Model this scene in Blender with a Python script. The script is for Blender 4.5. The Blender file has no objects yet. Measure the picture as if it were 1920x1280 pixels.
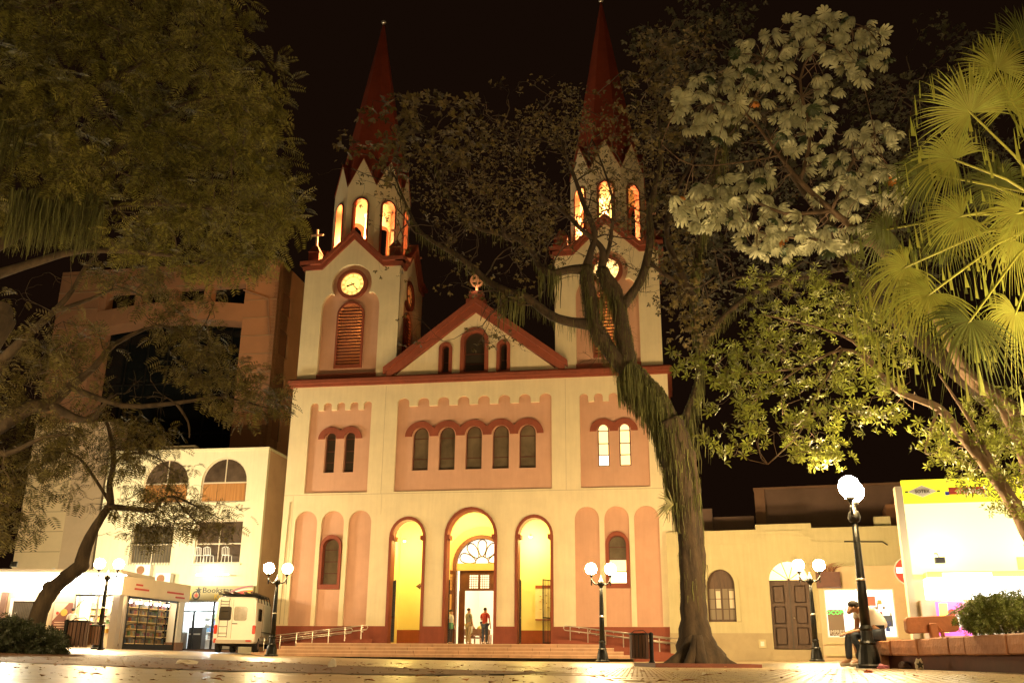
import bpy, bmesh, math, random
import numpy as np
from mathutils import Vector, Matrix
from mathutils.geometry import tessellate_polygon
PI = math.pi
random.seed(7); RNG = np.random.default_rng(11)
scene = bpy.context.scene
COL = scene.collection

# ---------------------------------------------------------------- camera
CAM_F, CAM_PITCH, CAM_ROLL, CAM_H = 1775.85, math.radians(18.4055), math.radians(0.46057), 0.16
_fw = Vector((0, math.cos(CAM_PITCH), math.sin(CAM_PITCH)))
_up0 = Vector((0, -math.sin(CAM_PITCH), math.cos(CAM_PITCH))); _r0 = Vector((1, 0, 0))
_rt = _r0 * math.cos(CAM_ROLL) + _up0 * math.sin(CAM_ROLL)
_up = -_r0 * math.sin(CAM_ROLL) + _up0 * math.cos(CAM_ROLL)
cam_data = bpy.data.cameras.new('camera'); cam = bpy.data.objects.new('camera', cam_data); COL.objects.link(cam)
cam_data.sensor_width = 36; cam_data.lens = CAM_F / 1920 * 36
cam_data.clip_start = 0.05; cam_data.clip_end = 2000
m = Matrix((( _rt.x, _up.x, -_fw.x, 0), (_rt.y, _up.y, -_fw.y, 0), (_rt.z, _up.z, -_fw.z, CAM_H), (0, 0, 0, 1)))
cam.matrix_world = m
scene.camera = cam

def at(px, py, Y):
    """the real place, Y metres ahead, of something seen at px, py in the photograph"""
    d = _fw + _rt * ((px - 960) / CAM_F) - _up * ((py - 640) / CAM_F)
    k = Y / d.y
    return Vector((k * d.x, Y, k * d.z + CAM_H))

# ---------------------------------------------------------------- night sky, exposure
world = bpy.data.worlds.new('World'); scene.world = world; world.use_nodes = True
wn = world.node_tree.nodes; wl = world.node_tree.links
bg = wn['Background']; bg.inputs['Color'].default_value = (0.0062, 0.0027, 0.0013, 1); bg.inputs['Strength'].default_value = 1.0
scene.view_settings.view_transform = 'Standard'; scene.view_settings.look = 'None'
scene.view_settings.exposure = 0.15; scene.view_settings.gamma = 1.0
scene.view_settings.use_curve_mapping = False
scene.render.engine = 'CYCLES'
cy = scene.cycles
cy.max_bounces = 5; cy.diffuse_bounces = 3; cy.glossy_bounces = 3; cy.transmission_bounces = 4; cy.transparent_max_bounces = 6
cy.sample_clamp_indirect = 3.0; cy.sample_clamp_direct = 0.0
cy.use_denoising = True; cy.caustics_reflective = False; cy.caustics_refractive = False
try: cy.use_light_tree = True
except Exception: pass

LAMP_POWER = 820.0
LAMP_COL = (1.0, 0.69, 0.32)

# ---------------------------------------------------------------- materials
def col4(c): return (c[0], c[1], c[2], 1)
def M(name, c, rough=0.7, var=0.0, scale=3.0, bump=0.0, bscale=40.0, metal=0.0, c2=None, island=0.0, trans=0.0, spec=0.5, stretch=None, streak=0.0):
    mt = bpy.data.materials.new(name); mt.use_nodes = True
    nt = mt.node_tree; N = nt.nodes; Lk = nt.links
    b = N['Principled BSDF']; b.inputs['Roughness'].default_value = rough; b.inputs['Metallic'].default_value = metal
    b.inputs['Specular IOR Level'].default_value = spec
    b.inputs['Base Color'].default_value = col4(c)
    tc = N.new('ShaderNodeTexCoord'); src = tc.outputs['Object']
    if stretch:
        mp = N.new('ShaderNodeMapping'); mp.inputs['Scale'].default_value = stretch
        Lk.new(src, mp.inputs['Vector']); src = mp.outputs['Vector']
    if var > 0 or c2:
        nz = N.new('ShaderNodeTexNoise'); nz.inputs['Scale'].default_value = scale; nz.inputs['Detail'].default_value = 6; nz.inputs['Roughness'].default_value = 0.65
        Lk.new(src, nz.inputs['Vector'])
        rp = N.new('ShaderNodeValToRGB'); rp.color_ramp.elements[0].position = 0.32; rp.color_ramp.elements[1].position = 0.68
        a = c2 if c2 else tuple(x * (1 - var) for x in c); bb = c if c2 else tuple(min(1, x * (1 + var * .6)) for x in c)
        rp.color_ramp.elements[0].color = col4(a); rp.color_ramp.elements[1].color = col4(bb)
        Lk.new(nz.outputs['Fac'], rp.inputs['Fac']); out = rp.outputs['Color']
    else:
        rg = N.new('ShaderNodeRGB'); rg.outputs[0].default_value = col4(c); out = rg.outputs[0]
    if streak > 0:
        mp2 = N.new('ShaderNodeMapping'); mp2.inputs['Scale'].default_value = (3.5, 3.5, .28); Lk.new(tc.outputs['Object'], mp2.inputs['Vector'])
        n3 = N.new('ShaderNodeTexNoise'); n3.inputs['Scale'].default_value = 1.6; n3.inputs['Detail'].default_value = 8; n3.inputs['Roughness'].default_value = .7; Lk.new(mp2.outputs['Vector'], n3.inputs['Vector'])
        r3 = N.new('ShaderNodeValToRGB'); r3.color_ramp.elements[0].position = .40; r3.color_ramp.elements[1].position = .66
        r3.color_ramp.elements[0].color = (1, 1, 1, 1); r3.color_ramp.elements[1].color = (1 - streak, 1 - streak * 1.15, 1 - streak * 1.3, 1); Lk.new(n3.outputs['Fac'], r3.inputs['Fac'])
        mm = N.new('ShaderNodeMix'); mm.data_type = 'RGBA'; mm.blend_type = 'MULTIPLY'; mm.inputs['Factor'].default_value = 1
        Lk.new(out, mm.inputs[6]); Lk.new(r3.outputs['Color'], mm.inputs[7]); out = mm.outputs[2]
    if island > 0:
        ge = N.new('ShaderNodeNewGeometry'); mr = N.new('ShaderNodeMapRange')
        mr.inputs['To Min'].default_value = 1 - island; mr.inputs['To Max'].default_value = 1 + island
        Lk.new(ge.outputs['Random Per Island'], mr.inputs['Value'])
        hs = N.new('ShaderNodeHueSaturation'); Lk.new(mr.outputs['Result'], hs.inputs['Value']); Lk.new(out, hs.inputs['Color'])
        m2 = N.new('ShaderNodeMapRange'); m2.inputs['To Min'].default_value = .485; m2.inputs['To Max'].default_value = .515
        Lk.new(ge.outputs['Random Per Island'], m2.inputs['Value']); Lk.new(m2.outputs['Result'], hs.inputs['Hue'])
        out = hs.outputs['Color']
    Lk.new(out, b.inputs['Base Color'])
    if bump > 0:
        n2 = N.new('ShaderNodeTexNoise'); n2.inputs['Scale'].default_value = bscale; n2.inputs['Detail'].default_value = 4
        Lk.new(src, n2.inputs['Vector'])
        bp = N.new('ShaderNodeBump'); bp.inputs['Strength'].default_value = bump; bp.inputs['Distance'].default_value = 0.02
        Lk.new(n2.outputs['Fac'], bp.inputs['Height']); Lk.new(bp.outputs['Normal'], b.inputs['Normal'])
    if trans > 0:
        tr = N.new('ShaderNodeBsdfTranslucent'); Lk.new(out, tr.inputs['Color'])
        mx = N.new('ShaderNodeMixShader'); mx.inputs['Fac'].default_value = trans
        Lk.new(b.outputs['BSDF'], mx.inputs[1]); Lk.new(tr.outputs['BSDF'], mx.inputs[2])
        Lk.new(mx.outputs['Shader'], N['Material Output'].inputs['Surface'])
    return mt
def EM(name, c, s):
    mt = bpy.data.materials.new(name); mt.use_nodes = True; b = mt.node_tree.nodes['Principled BSDF']
    b.inputs['Base Color'].default_value = col4(tuple(min(.8, x) for x in c)); b.inputs['Emission Color'].default_value = col4(c); b.inputs['Emission Strength'].default_value = s
    b.inputs['Roughness'].default_value = .4
    return mt

m_cream = M('cream_stucco', (.79, .68, .455), .85, .09, .6, .25, 30, streak=.06)
m_pink = M('pink_stucco', (.62, .36, .25), .85, .08, .7, .25, 30, streak=.05)
m_red = M('brick_red_paint', (.27, .066, .033), .8, .16, 1.2, .2, 30, streak=.12)
m_redroof = M('red_spire_paint', (.30, .052, .022), .75, .22, 1.0, .3, 12)
m_towercream = m_cream
m_darkred = M('dark_red_wood', (.10, .028, .015), .6, .3, 3, .1)
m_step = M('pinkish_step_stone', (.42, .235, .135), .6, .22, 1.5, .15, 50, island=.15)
m_tread = M('tread_stone_lit', (.62, .42, .27), .5, .15, 1.5, .1, 50)  # paler copy of the step stone, light on tread edges put into colour
m_glass = M('dark_window_glass', (.055, .045, .033), .08, 0, spec=.8)
m_glassgrey = M('grey_window_glass', (.17, .135, .09), .12, .35, .8, spec=.8)
m_metal = M('dark_iron', (.018, .018, .016), .38, .3, 8, .15, 60, metal=.6)
m_steel = M('railing_steel', (.62, .56, .47), .3, 0, metal=.8)
m_yellow = M('porch_yellow_paint', (.80, .71, .33), .8, .05, 1)
m_peach = M('peach_paint', (.72, .42, .2), .8, .05, 1)
m_white = M('white_paint', (.78, .76, .70), .7, .06, 1)
m_wood = M('brown_wood', (.09, .045, .022), .55, .35, 2, .3, 25, stretch=(8, 8, 1))
m_bark = M('bark', (.10, .068, .038), .95, 0, 5, .9, 14, c2=(.035, .024, .014), stretch=(1, 1, .35))
m_barkD = M('shaded_bark', (.075, .048, .026), .95, 0, 5, 1.0, 16, c2=(.02, .013, .008), stretch=(1, 1, .3))  # darker bark copy, the trunk's backlit shade put into its colour
m_barkL = M('pale_bark', (.20, .13, .08), .9, 0, 5, .8, 20, c2=(.10, .065, .04), stretch=(1, 1, .35))
m_moss = M('hanging_moss', (.115, .115, .036), .95, .3, 3, island=.6, trans=.25)
m_globe = EM('lit_globe_glass', (1.0, .74, .40), 1.0)
m_brown = M('old_brown_wall', (.22, .12, .075), .85, .25, .5, .2)

# ---------------------------------------------------------------- mesh helpers
class MB:
    def __init__(self, f=None): self.v = []; self.q = []; self.f = f
    def add(self, vs, fs):
        n = len(self.v)
        if self.f: vs = [self.f(*v) for v in vs]
        self.v += [tuple(v) for v in vs]; self.q += [tuple(i + n for i in f) for f in fs]; return self
    def box(self, x0, x1, y0, y1, z0, z1):
        return self.add([(x0,y0,z0),(x1,y0,z0),(x1,y1,z0),(x0,y1,z0),(x0,y0,z1),(x1,y0,z1),(x1,y1,z1),(x0,y1,z1)],
                        [(0,3,2,1),(4,5,6,7),(0,1,5,4),(1,2,6,5),(2,3,7,6),(3,0,4,7)])
    def prism(self, pts, y0, y1):          # polygon in x, z pushed through y
        return self.plate(pts, [], y0, y1)
    def plate(self, outer, holes, y0, y1, back=True):
        loops = [outer] + holes
        flat = [p for l in loops for p in l]
        tris = tessellate_polygon([[Vector((p[0], p[1], 0)) for p in l] for l in loops])
        n = len(flat); vs = [(p[0], y0, p[1]) for p in flat] + [(p[0], y1, p[1]) for p in flat]
        fs = []
        for t in tris:
            a, b, c = [Vector((flat[i][0], flat[i][1])) for i in t]
            cr = (b - a).cross(c - a) if hasattr(b - a, 'cross') else 0
            t = tuple(t) if cr > 0 else (t[0], t[2], t[1])
            fs.append(t)
            if back: fs.append((t[0] + n, t[2] + n, t[1] + n))
        k = 0
        for li, l in enumerate(loops):
            area = sum(l[i][0] * l[(i + 1) % len(l)][1] - l[(i + 1) % len(l)][0] * l[i][1] for i in range(len(l)))
            flip = (area > 0) == (li == 0)
            for i in range(len(l)):
                a = k + i; b = k + (i + 1) % len(l)
                fs.append((a, a + n, b + n, b) if flip else (a, b, b + n, a + n))
            k += len(l)
        return self.add(vs, fs)
    def tube(self, pts, rs, seg=8, cap=True, rough=0.0):
        pts = [Vector(p) for p in pts]
        if not hasattr(rs, '__len__'): rs = [rs] * len(pts)
        vs = []; fs = []; side = None; ph = random.uniform(0, 9)
        for i, p in enumerate(pts):
            d = (pts[min(i + 1, len(pts) - 1)] - pts[max(i - 1, 0)])
            d = d.normalized() if d.length > 1e-9 else Vector((0, 0, 1))
            if side is None: side = d.orthogonal().normalized()
            else:
                side = side - d * side.dot(d); side = side.normalized() if side.length > 1e-6 else d.orthogonal().normalized()
            o = d.cross(side)
            for k in range(seg):
                a = 2 * PI * k / seg; vs.append(tuple(p + (side * math.cos(a) + o * math.sin(a)) * rs[i] * (1 + rough * (math.sin(a * 5 + ph + i * .25) * .6 + math.sin(a * 9 + ph * 2 - i * .4) * .4 + random.uniform(-.35, .35)))))
        for i in range(len(pts) - 1):
            for k in range(seg):
                a = i * seg + k; b = i * seg + (k + 1) % seg
                fs.append((a, b, b + seg, a + seg))
        if cap:
            fs.append(tuple(reversed(range(seg)))); n = (len(pts) - 1) * seg; fs.append(tuple(range(n, n + seg)))
        return self.add(vs, fs)
    def lathe(self, prof, c=(0, 0, 0), seg=14):   # prof: (r, z)
        vs = []; fs = []
        for r, z in prof:
            for k in range(seg):
                a = 2 * PI * k / seg; vs.append((c[0] + r * math.cos(a), c[1] + r * math.sin(a), c[2] + z))
        for i in range(len(prof) - 1):
            for k in range(seg):
                a = i * seg + k; b = i * seg + (k + 1) % seg; fs.append((a, b, b + seg, a + seg))
        fs.append(tuple(reversed(range(seg)))); n = (len(prof) - 1) * seg; fs.append(tuple(range(n, n + seg)))
        return self.add(vs, fs)
    def ball(self, c, r, seg=12, rings=8, sx=1, sy=1, sz=1):
        prof = []
        vs = [(c[0], c[1], c[2] - r * sz)]; fs = []
        for i in range(1, rings):
            t = PI * i / rings
            for k in range(seg):
                a = 2 * PI * k / seg; vs.append((c[0] + sx * r * math.sin(t) * math.cos(a), c[1] + sy * r * math.sin(t) * math.sin(a), c[2] - sz * r * math.cos(t)))
        vs.append((c[0], c[1], c[2] + r * sz)); top = len(vs) - 1
        for k in range(seg): fs.append((0, 1 + (k + 1) % seg, 1 + k)); fs.append((top, top - seg + k, top - seg + (k + 1) % seg))
        for i in range(rings - 2):
            for k in range(seg):
                a = 1 + i * seg + k; b = 1 + i * seg + (k + 1) % seg; fs.append((a, b, b + seg, a + seg))
        return self.add(vs, fs)
    def mesh(self, name, mat, smooth=False):
        me = bpy.data.meshes.new(name); me.from_pydata(self.v, [], self.q); me.update()
        if mat: me.materials.append(mat)
        if smooth: me.polygons.foreach_set('use_smooth', [True] * len(me.polygons))
        return me
    def build(self, name, mat, parent=None, smooth=False, **kw):
        return link(name, self.mesh(name, mat, smooth), parent, **kw)
def link(name, me, parent=None, loc=None, rot=None, label=None, kind=None):
    o = bpy.data.objects.new(name, me); COL.objects.link(o)
    if parent: o.parent = parent
    if loc is not None: o.location = loc
    if rot is not None: o.rotation_euler = rot
    if label: o['label'] = label
    if kind: o['kind'] = kind
    return o
def fastmesh(name, V, Fq, mat, smooth=False):
    """numpy verts (n,3) and faces (m,k) of one size"""
    me = bpy.data.meshes.new(name); n = len(V); mfc, k = Fq.shape
    me.vertices.add(n); me.vertices.foreach_set('co', V.astype(np.float32).ravel())
    me.loops.add(mfc * k); me.loops.foreach_set('vertex_index', Fq.astype(np.int32).ravel())
    me.polygons.add(mfc); me.polygons.foreach_set('loop_start', np.arange(0, mfc * k, k, dtype=np.int32))
    me.polygons.foreach_set('loop_total', np.full(mfc, k, dtype=np.int32))
    me.update(calc_edges=True); me.validate()
    if mat: me.materials.append(mat)
    if smooth: me.polygons.foreach_set('use_smooth', [True] * mfc)
    return me
def tag(o, label, cat, group=None):
    o['label'] = label; o['category'] = cat
    if group: o['group'] = group
    return o
def thing(name, label, cat, loc=(0, 0, 0), rz=0, group=None):
    o = bpy.data.objects.new(name, None); COL.objects.link(o); o.location = loc; o.rotation_euler = (0, 0, rz)
    o.empty_display_size = .2
    return tag(o, label, cat, group)
def struct(o): o['kind'] = 'structure'; return o
def copy_tree(o, parent=None):
    c = o.copy(); COL.objects.link(c)
    if parent: c.parent = parent
    for ch in [x for x in bpy.data.objects if x.parent == o]: copy_tree(ch, c)
    return c
def text(name, s, mat, parent, loc, size, rot=(PI / 2, 0, 0), ext=.012, align='CENTER', sx=1):
    cu = bpy.data.curves.new(name, 'FONT'); cu.body = s; cu.size = size; cu.extrude = ext; cu.align_x = align; cu.resolution_u = 2
    tmp = bpy.data.objects.new('tmp_text', cu); COL.objects.link(tmp)
    me = bpy.data.meshes.new_from_object(tmp.evaluated_get(bpy.context.evaluated_depsgraph_get()))
    bpy.data.objects.remove(tmp); bpy.data.curves.remove(cu)
    me.materials.clear(); me.materials.append(mat)
    o = link(name, me, parent, loc, rot); o.scale = (sx, 1, 1); return o
def arch(xc, w, z0, zs, seg=14, ry=None):
    r = w / 2; ry = ry or r
    return [(xc - r, z0), (xc + r, z0)] + [(xc + r * math.cos(PI * k / seg), zs + ry * math.sin(PI * k / seg)) for k in range(seg + 1)]
def rect(x0, x1, z0, z1): return [(x0, z0), (x1, z0), (x1, z1), (x0, z1)]
def circ(xc, zc, r, seg=28): return [(xc + r * math.cos(2 * PI * k / seg), zc + r * math.sin(2 * PI * k / seg)) for k in range(seg)]

def g(x, y=0):   # the square sinks gently towards its middle
    return 0.001 * (min(max(x, -23), 24) - 1.5) ** 2

# church frame
YAW = 0.16571169648537162
CH_O = Vector((-1.92425638, 47.11670248, 0))
CT = Vector((math.cos(YAW), -math.sin(YAW), 0)); CN = Vector((math.sin(YAW), math.cos(YAW), 0))
def L2W(u, d, z): return CH_O + CT * u + CN * d + Vector((0, 0, z))
# ================================================================ ground
m_ground = M('polished_paving', (.45, .33, .17), .36, 0, .35, .03, 9, c2=(.33, .23, .115), spec=.6)
m_slab = M('tan_paving_slab', (.46, .345, .19), .36, 0, 1.2, .02, 25, c2=(.33, .235, .125), island=.12, spec=.6)
m_paver = M('yellowish_paver', (.39, .285, .145), .38, .25, 2.5, .02, 40, island=.18)
m_strip = M('red_brown_paving', (.17, .075, .035), .6, .35, 2.5, .08, 30)
m_joint = M('dark_joint', (.05, .033, .018), .8, .2, 3)
xs = [-400, -200, -100, -60, -40] + [x * 1.0 for x in range(-30, 31)] + [40, 60, 100, 200, 400]
ys = [-60, -20, 0, 3, 6, 9, 12, 16, 20, 30, 40, 50, 60, 100, 200, 500]
vs = [(x, y, g(x) - .012) for y in ys for x in xs]; nx = len(xs)
fs = [(j * nx + i, j * nx + i + 1, (j + 1) * nx + i + 1, (j + 1) * nx + i) for j in range(len(ys) - 1) for i in range(nx - 1)]
mb = MB(); mb.add(vs, fs); ground = struct(mb.build('ground', m_ground, smooth=True))
# slabs of the near paving, rows across
rr = random.Random(3)
def slab_field(mb, x0, x1, y0, y1, dx, dy, gap, inside, top=0.0, th=.03, jz=.0003, rot=0.0, ox=0, oy=0):
    n = 0; cr, sr = math.cos(rot), math.sin(rot); j = 0; y = y0
    out = []
    while y < y1:
        x = x0 + (dx / 2 if j % 2 else 0)
        while x < x1:
            a, b, c, d = x + gap, x + dx - gap, y + gap, y + dy - gap
            P = [(ox + px * cr + py * sr, oy - px * sr + py * cr) for px, py in ((a, c), (b, c), (b, d), (a, d))]
            cx_, cy_ = sum(p[0] for p in P) / 4, sum(p[1] for p in P) / 4
            if inside(cx_, cy_):
                z = [top + g(p[0]) + rr.uniform(-jz, jz) for p in P]
                out.append((P, z))
            x += dx
        y += dy; j += 1
    return out
def slab_mesh(P, z, th=.03):
    return [(P[i][0], P[i][1], z[i]) for i in range(4)] + [(P[i][0], P[i][1], z[i] - th) for i in range(4)], [(0,1,2,3),(0,4,5,1),(1,5,6,2),(2,6,7,3),(3,7,4,0)]
# the brown strip that crosses the square: polygon on the ground
STRIP = [(-21.0, 35.0), (-11.0, 26.0), (-4.8, 19.0), (-1.0, 12.6), (.45, 11.2), (0.25, 10.3), (-.3, 8.95), (-1.1, 8.55), (-2.4, 9.0), (-6.3, 12.2), (-12, 17.0), (-21.0, 22.0)]
def inpoly(x, y, poly):
    c = False; n = len(poly)
    for i in range(n):
        x1, y1 = poly[i]; x2, y2 = poly[(i + 1) % n]
        if (y1 > y) != (y2 > y) and x < (x2 - x1) * (y - y1) / (y2 - y1) + x1: c = not c
    return c
mb = MB(); tr = tessellate_polygon([[Vector((x, y, 0)) for x, y in STRIP]])
def dense(poly, step=1.0):
    o = []
    for i in range(len(poly)):
        a, b = Vector(poly[i]), Vector(poly[(i + 1) % len(poly)]); n = max(1, int((b - a).length / step))
        o += [tuple(a.lerp(b, k / n)) for k in range(n)]
    return o
def draped(name, poly, lift, mat):
    """flat polygon cut into strips so that it follows the dip of the square"""
    bm = bmesh.new(); f_ = bm.faces.new([bm.verts.new((x, y, 0)) for x, y in poly])
    bmesh.ops.triangulate(bm, faces=[f_])
    x0, x1 = min(p[0] for p in poly), max(p[0] for p in poly); x = math.floor(x0)
    while x < x1:
        if x > x0: bmesh.ops.bisect_plane(bm, geom=bm.verts[:] + bm.edges[:] + bm.faces[:], dist=1e-5, plane_co=(x, 0, 0), plane_no=(1, 0, 0))
        x += .5
    for v in bm.verts: v.co.z = g(v.co.x) + lift
    bmesh.ops.recalc_face_normals(bm, faces=bm.faces[:])
    me = bpy.data.meshes.new(name); bm.to_mesh(me); bm.free(); me.materials.append(mat)
    if sum(p.normal.z for p in me.polygons) < 0: me.flip_normals()
    return struct(link(name, me))
strip = draped('paving_strip', STRIP, .006, m_strip)
near = lambda x, y: y > 3.2 and not inpoly(x, y, STRIP) and abs(x) < y * .62 + 1
left_ok = lambda x, y: near(x, y) and (x < 1.1 - (y - 6) * .08)
mb = MB()
slabs = slab_field(mb, -14, 8, 4, 22, .9, .45, .004, left_ok, top=.0)
slabs.sort(key=lambda s: s[0][0][1])
for k, (P, z) in enumerate(slabs):
    if k < 170: 
        v, f = slab_mesh(P, z); MB().add(v, f).build('paving_slab', m_slab, ground)
    else: v, f = slab_mesh(P, z); mb.add(v, f)
mb.build('far_paving_slabs', m_slab, ground, kind='stuff')
# narrow pavers, long side pointing away
ang = math.radians(7.3)
right_ok = lambda x, y: near(x, y) and (x >= 1.1 - (y - 6) * .08) and y > 5.6
pv = slab_field(None, -3, 9, 4, 17, .095, .24, .0085, right_ok, top=.0, jz=.00025, rot=ang)
pv.sort(key=lambda s: s[0][0][1])
mb = MB()
for k, (P, z) in enumerate(pv):
    v, f = slab_mesh(P, z)
    if k < 290: MB().add(v, f).build('paver', m_paver, ground)
    else: mb.add(v, f)
mb.build('far_pavers', m_paver, ground, kind='stuff')
mb = MB()   # dark bed in the joints under the pavers
vs = []; 
draped('paver_bed', [(-.2, 4.6), (9.2, 4.6), (9.2, 17.2), (-.2, 17.2)], -.0085, m_joint)

# ================================================================ church
m_joint3 = M('plaster_joint', (.42, .33, .20), .9)
church = thing('church', 'cream and pink church with two red spires and clock towers', 'church', CH_O, -YAW)
P_ = church
def lobed(x0, x1, z0, zt, n, lw, gh):
    """panel outline whose top edge is a row of round lobes"""
    pts = [(x0, z0), (x1, z0)]; pitch = (x1 - x0 - lw) / (n - 1)
    for i in range(n - 1, -1, -1):
        c = x0 + lw / 2 + i * pitch; r = lw / 2; zs = zt - r * .8
        pts += [(c + r * math.cos(PI * k / 10), zs + .8 * r * math.sin(PI * k / 10)) for k in range(11)]
        if i > 0: pts += [(c - r, zt - gh), (c - pitch + r, zt - gh)]
    # drop duplicated outer rims
    return pts
BIG = lobed(-4.05, 4.0, 8.03, 12.9, 8, .62, .45)
SML = lobed(-8.8, -5.45, 8.03, 12.8, 5, .44, .42); SMR = lobed(5.42, 8.8, 8.03, 12.8, 5, .44, .42)
lows = [arch(c, 1.19, 1.54, 6.5, ry=.62) for c in (-8.57, -7.16, -5.73, 5.69, 7.12, 8.55)]
doors = [(-3.22, 1.60, 5.72, .90), (-.02, 2.38, 5.74, 1.30), (3.12, 1.60, 5.72, .90)]
dholes = [arch(c, w, .72, zs, ry=r) for c, w, zs, r in doors]
ZC = 13.66
mb = MB(); mb.plate([(-9.85, 1.5), (9.85, 1.5), (9.85, ZC), (-9.85, ZC)], [BIG, SML, SMR] + lows + [arch(c, w, 1.5001, zs, ry=r) for c, w, zs, r in doors][:0], 0, .14)
# the wall above the plinth, with door openings cut as notches
out = [(-9.85, 1.5)]
for c, w, zs, r in doors:
    a = arch(c, w, 1.5, zs, ry=r); out += [a[0]] + list(reversed(a[2:])) + [a[1]]
out += [(9.85, 1.5), (9.85, ZC), (-9.85, ZC)]
mb = MB(); mb.plate(out, [BIG, SML, SMR] + lows, 0, .14); mb.build('facade_wall', m_cream, P_)
# plinth and pink recessed panels
mb = MB()
ed = [-9.9] + sum([[c - w / 2, c + w / 2] for c, w, zs, r in doors], []) + [9.9]
for i in range(0, 8, 2): MB().box(ed[i], ed[i + 1], -.06, .6, -.1, 1.53).build('plinth', m_red, P_)
def window(parent, f, xc, w, z0, zs, y, glass, bars, fr=.05, ry=None, mull=False, name='window', fmat=None, sill=None):
    fmat = fmat or m_darkred; o = arch(xc, w, z0, zs, 10, ry=ry); ii = arch(xc, w - 2 * fr, z0 + fr, zs, 10, ry=(ry or w / 2) - fr)
    mb = MB(f); mb.plate(o, [ii], y, y + .07)
    for z in bars: mb.box(xc - w / 2 + fr, xc + w / 2 - fr, y + .01, y + .06, z - .022, z + .022)
    if mull: mb.box(xc - .025, xc + .025, y + .012, y + .058, z0 + fr, zs + (ry or w / 2) - fr)
    fo = mb.build(name, fmat, parent)
    # panes: one per light
    lv = [z0 + fr] + sorted(bars) + [None]
    for i in range(len(lv) - 1):
        a, b = lv[i], lv[i + 1]
        if b is None: poly = arch(xc, w - 2 * fr, a, max(zs, a + .01), 10, ry=(ry or w / 2) - fr)
        else: poly = rect(xc - w / 2 + fr, xc + w / 2 - fr, a, b)
        MB(f).plate(poly, [], y + .03, y + .04).build('pane', glass[i % len(glass)] if isinstance(glass, list) else glass, fo)
    return fo
def hood(centers, R, zs, r, parent, y=-.0, zb=None):
    """thick arched band over a row of windows"""
    pts = []
    x0, x1 = centers[0] - R, centers[-1] + R
    pts.append((x0, zs)); 
    low = []
    for c in centers: low += [(c - r, zs)] + [(c + r * math.cos(PI - PI * k / 10), zs + r * math.sin(PI * k / 10)) for k in range(11)][1:-1] + [(c + r, zs)]
    pts += low + [(x1, zs)]
    top = []
    for i in range(len(centers) - 1, -1, -1):
        c = centers[i]
        for k in range(17):
            a = PI * k / 16; x = c + R * math.cos(a); z = zs + R * .95 * math.sin(a)
            if i < len(centers) - 1 and x > (c + centers[i + 1]) / 2: continue
            if i > 0 and x < (c + centers[i - 1]) / 2: continue
            if (i == len(centers) - 1 and k == 0) or (i == 0 and k == 16): continue
            top.append((x, z))
    pts += top
    MB().plate(pts, [], y, .1399 + .05).build('window_hood', m_red, parent)
m_lit1 = EM('lit_window_pane', (1.0, .70, .30), 1.5); m_lit2 = EM('bright_window_pane', (1.0, .86, .55), 3.0)
m_lit0 = EM('faint_window_pane', (1.0, .60, .25), .5)
def panel(x0, x1, z0, z1, wins, name='wall_panel'):
    holes = [arch(c, w, a, zs, 10, ry=ry) for c, w, a, zs, ry in wins]
    return MB().plate(rect(x0 - .1, x1 + .1, z0 - .1, z1 + .1), holes, .1401, .55).build(name, m_pink, P_)
pw = panel(-4.05, 4.0, 8.03, 12.9, [(c, .84, 9.11, 10.84, .52) for c in (-2.78, -1.39, 0, 1.39, 2.76)])
for c in (-2.78, -1.39, 0, 1.39, 2.76): window(pw, None, c, .84, 9.11, 10.84, .36, m_glassgrey, [9.72, 10.78], ry=.52)
hood([-2.78, -1.39, 0, 1.39, 2.76], .82, 10.86, .48, P_, .05)
pl = panel(-8.8, -5.45, 8.03, 12.8, [(c, .56, 9.1, 10.95, .3) for c in (-7.62, -6.58)])
for c in (-7.62, -6.58): window(pl, None, c, .56, 9.1, 10.95, .36, m_glass, [9.66, 10.24, 10.88], ry=.3)
hood([-7.62, -6.58], .66, 10.86, .33, P_, .05)
pr = panel(5.42, 8.8, 8.03, 12.8, [(c, .56, 9.1, 10.95, .3) for c in (6.57, 7.63)])
for c, gl in ((6.57, [m_lit2, m_lit1, m_lit1, m_lit1]), (7.63, [m_lit1, m_lit1, m_lit1, m_lit1])): window(pr, None, c, .56, 9.1, 10.95, .2, gl, [9.66, 10.24, 10.88], ry=.3)
hood([6.57, 7.63], .66, 10.86, .33, P_, .05)
for c in (-8.57, -7.16, -5.73, 5.69, 7.12, 8.55):
    has = c in (-7.16, 7.12)
    w_ = panel(c - .6, c + .6, 1.54, 7.12, [(c, .92, 3.4, 5.35, .46)] if has else [], 'arched_panel')
    if has:
        ring = MB(); ring.plate(arch(c, 1.12, 3.28, 5.3, ry=.62), [arch(c, .84, 3.5, 5.3, ry=.42)], -.03, .36); ring.build('window_surround', m_red, w_)
        window(w_, None, c, .84, 3.5, 5.3, .3, m_glassgrey if c < 0 else [m_lit2, m_lit1, m_glassgrey, m_glassgrey], [4.05, 4.62, 5.2], ry=.42, fr=.035)
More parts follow.
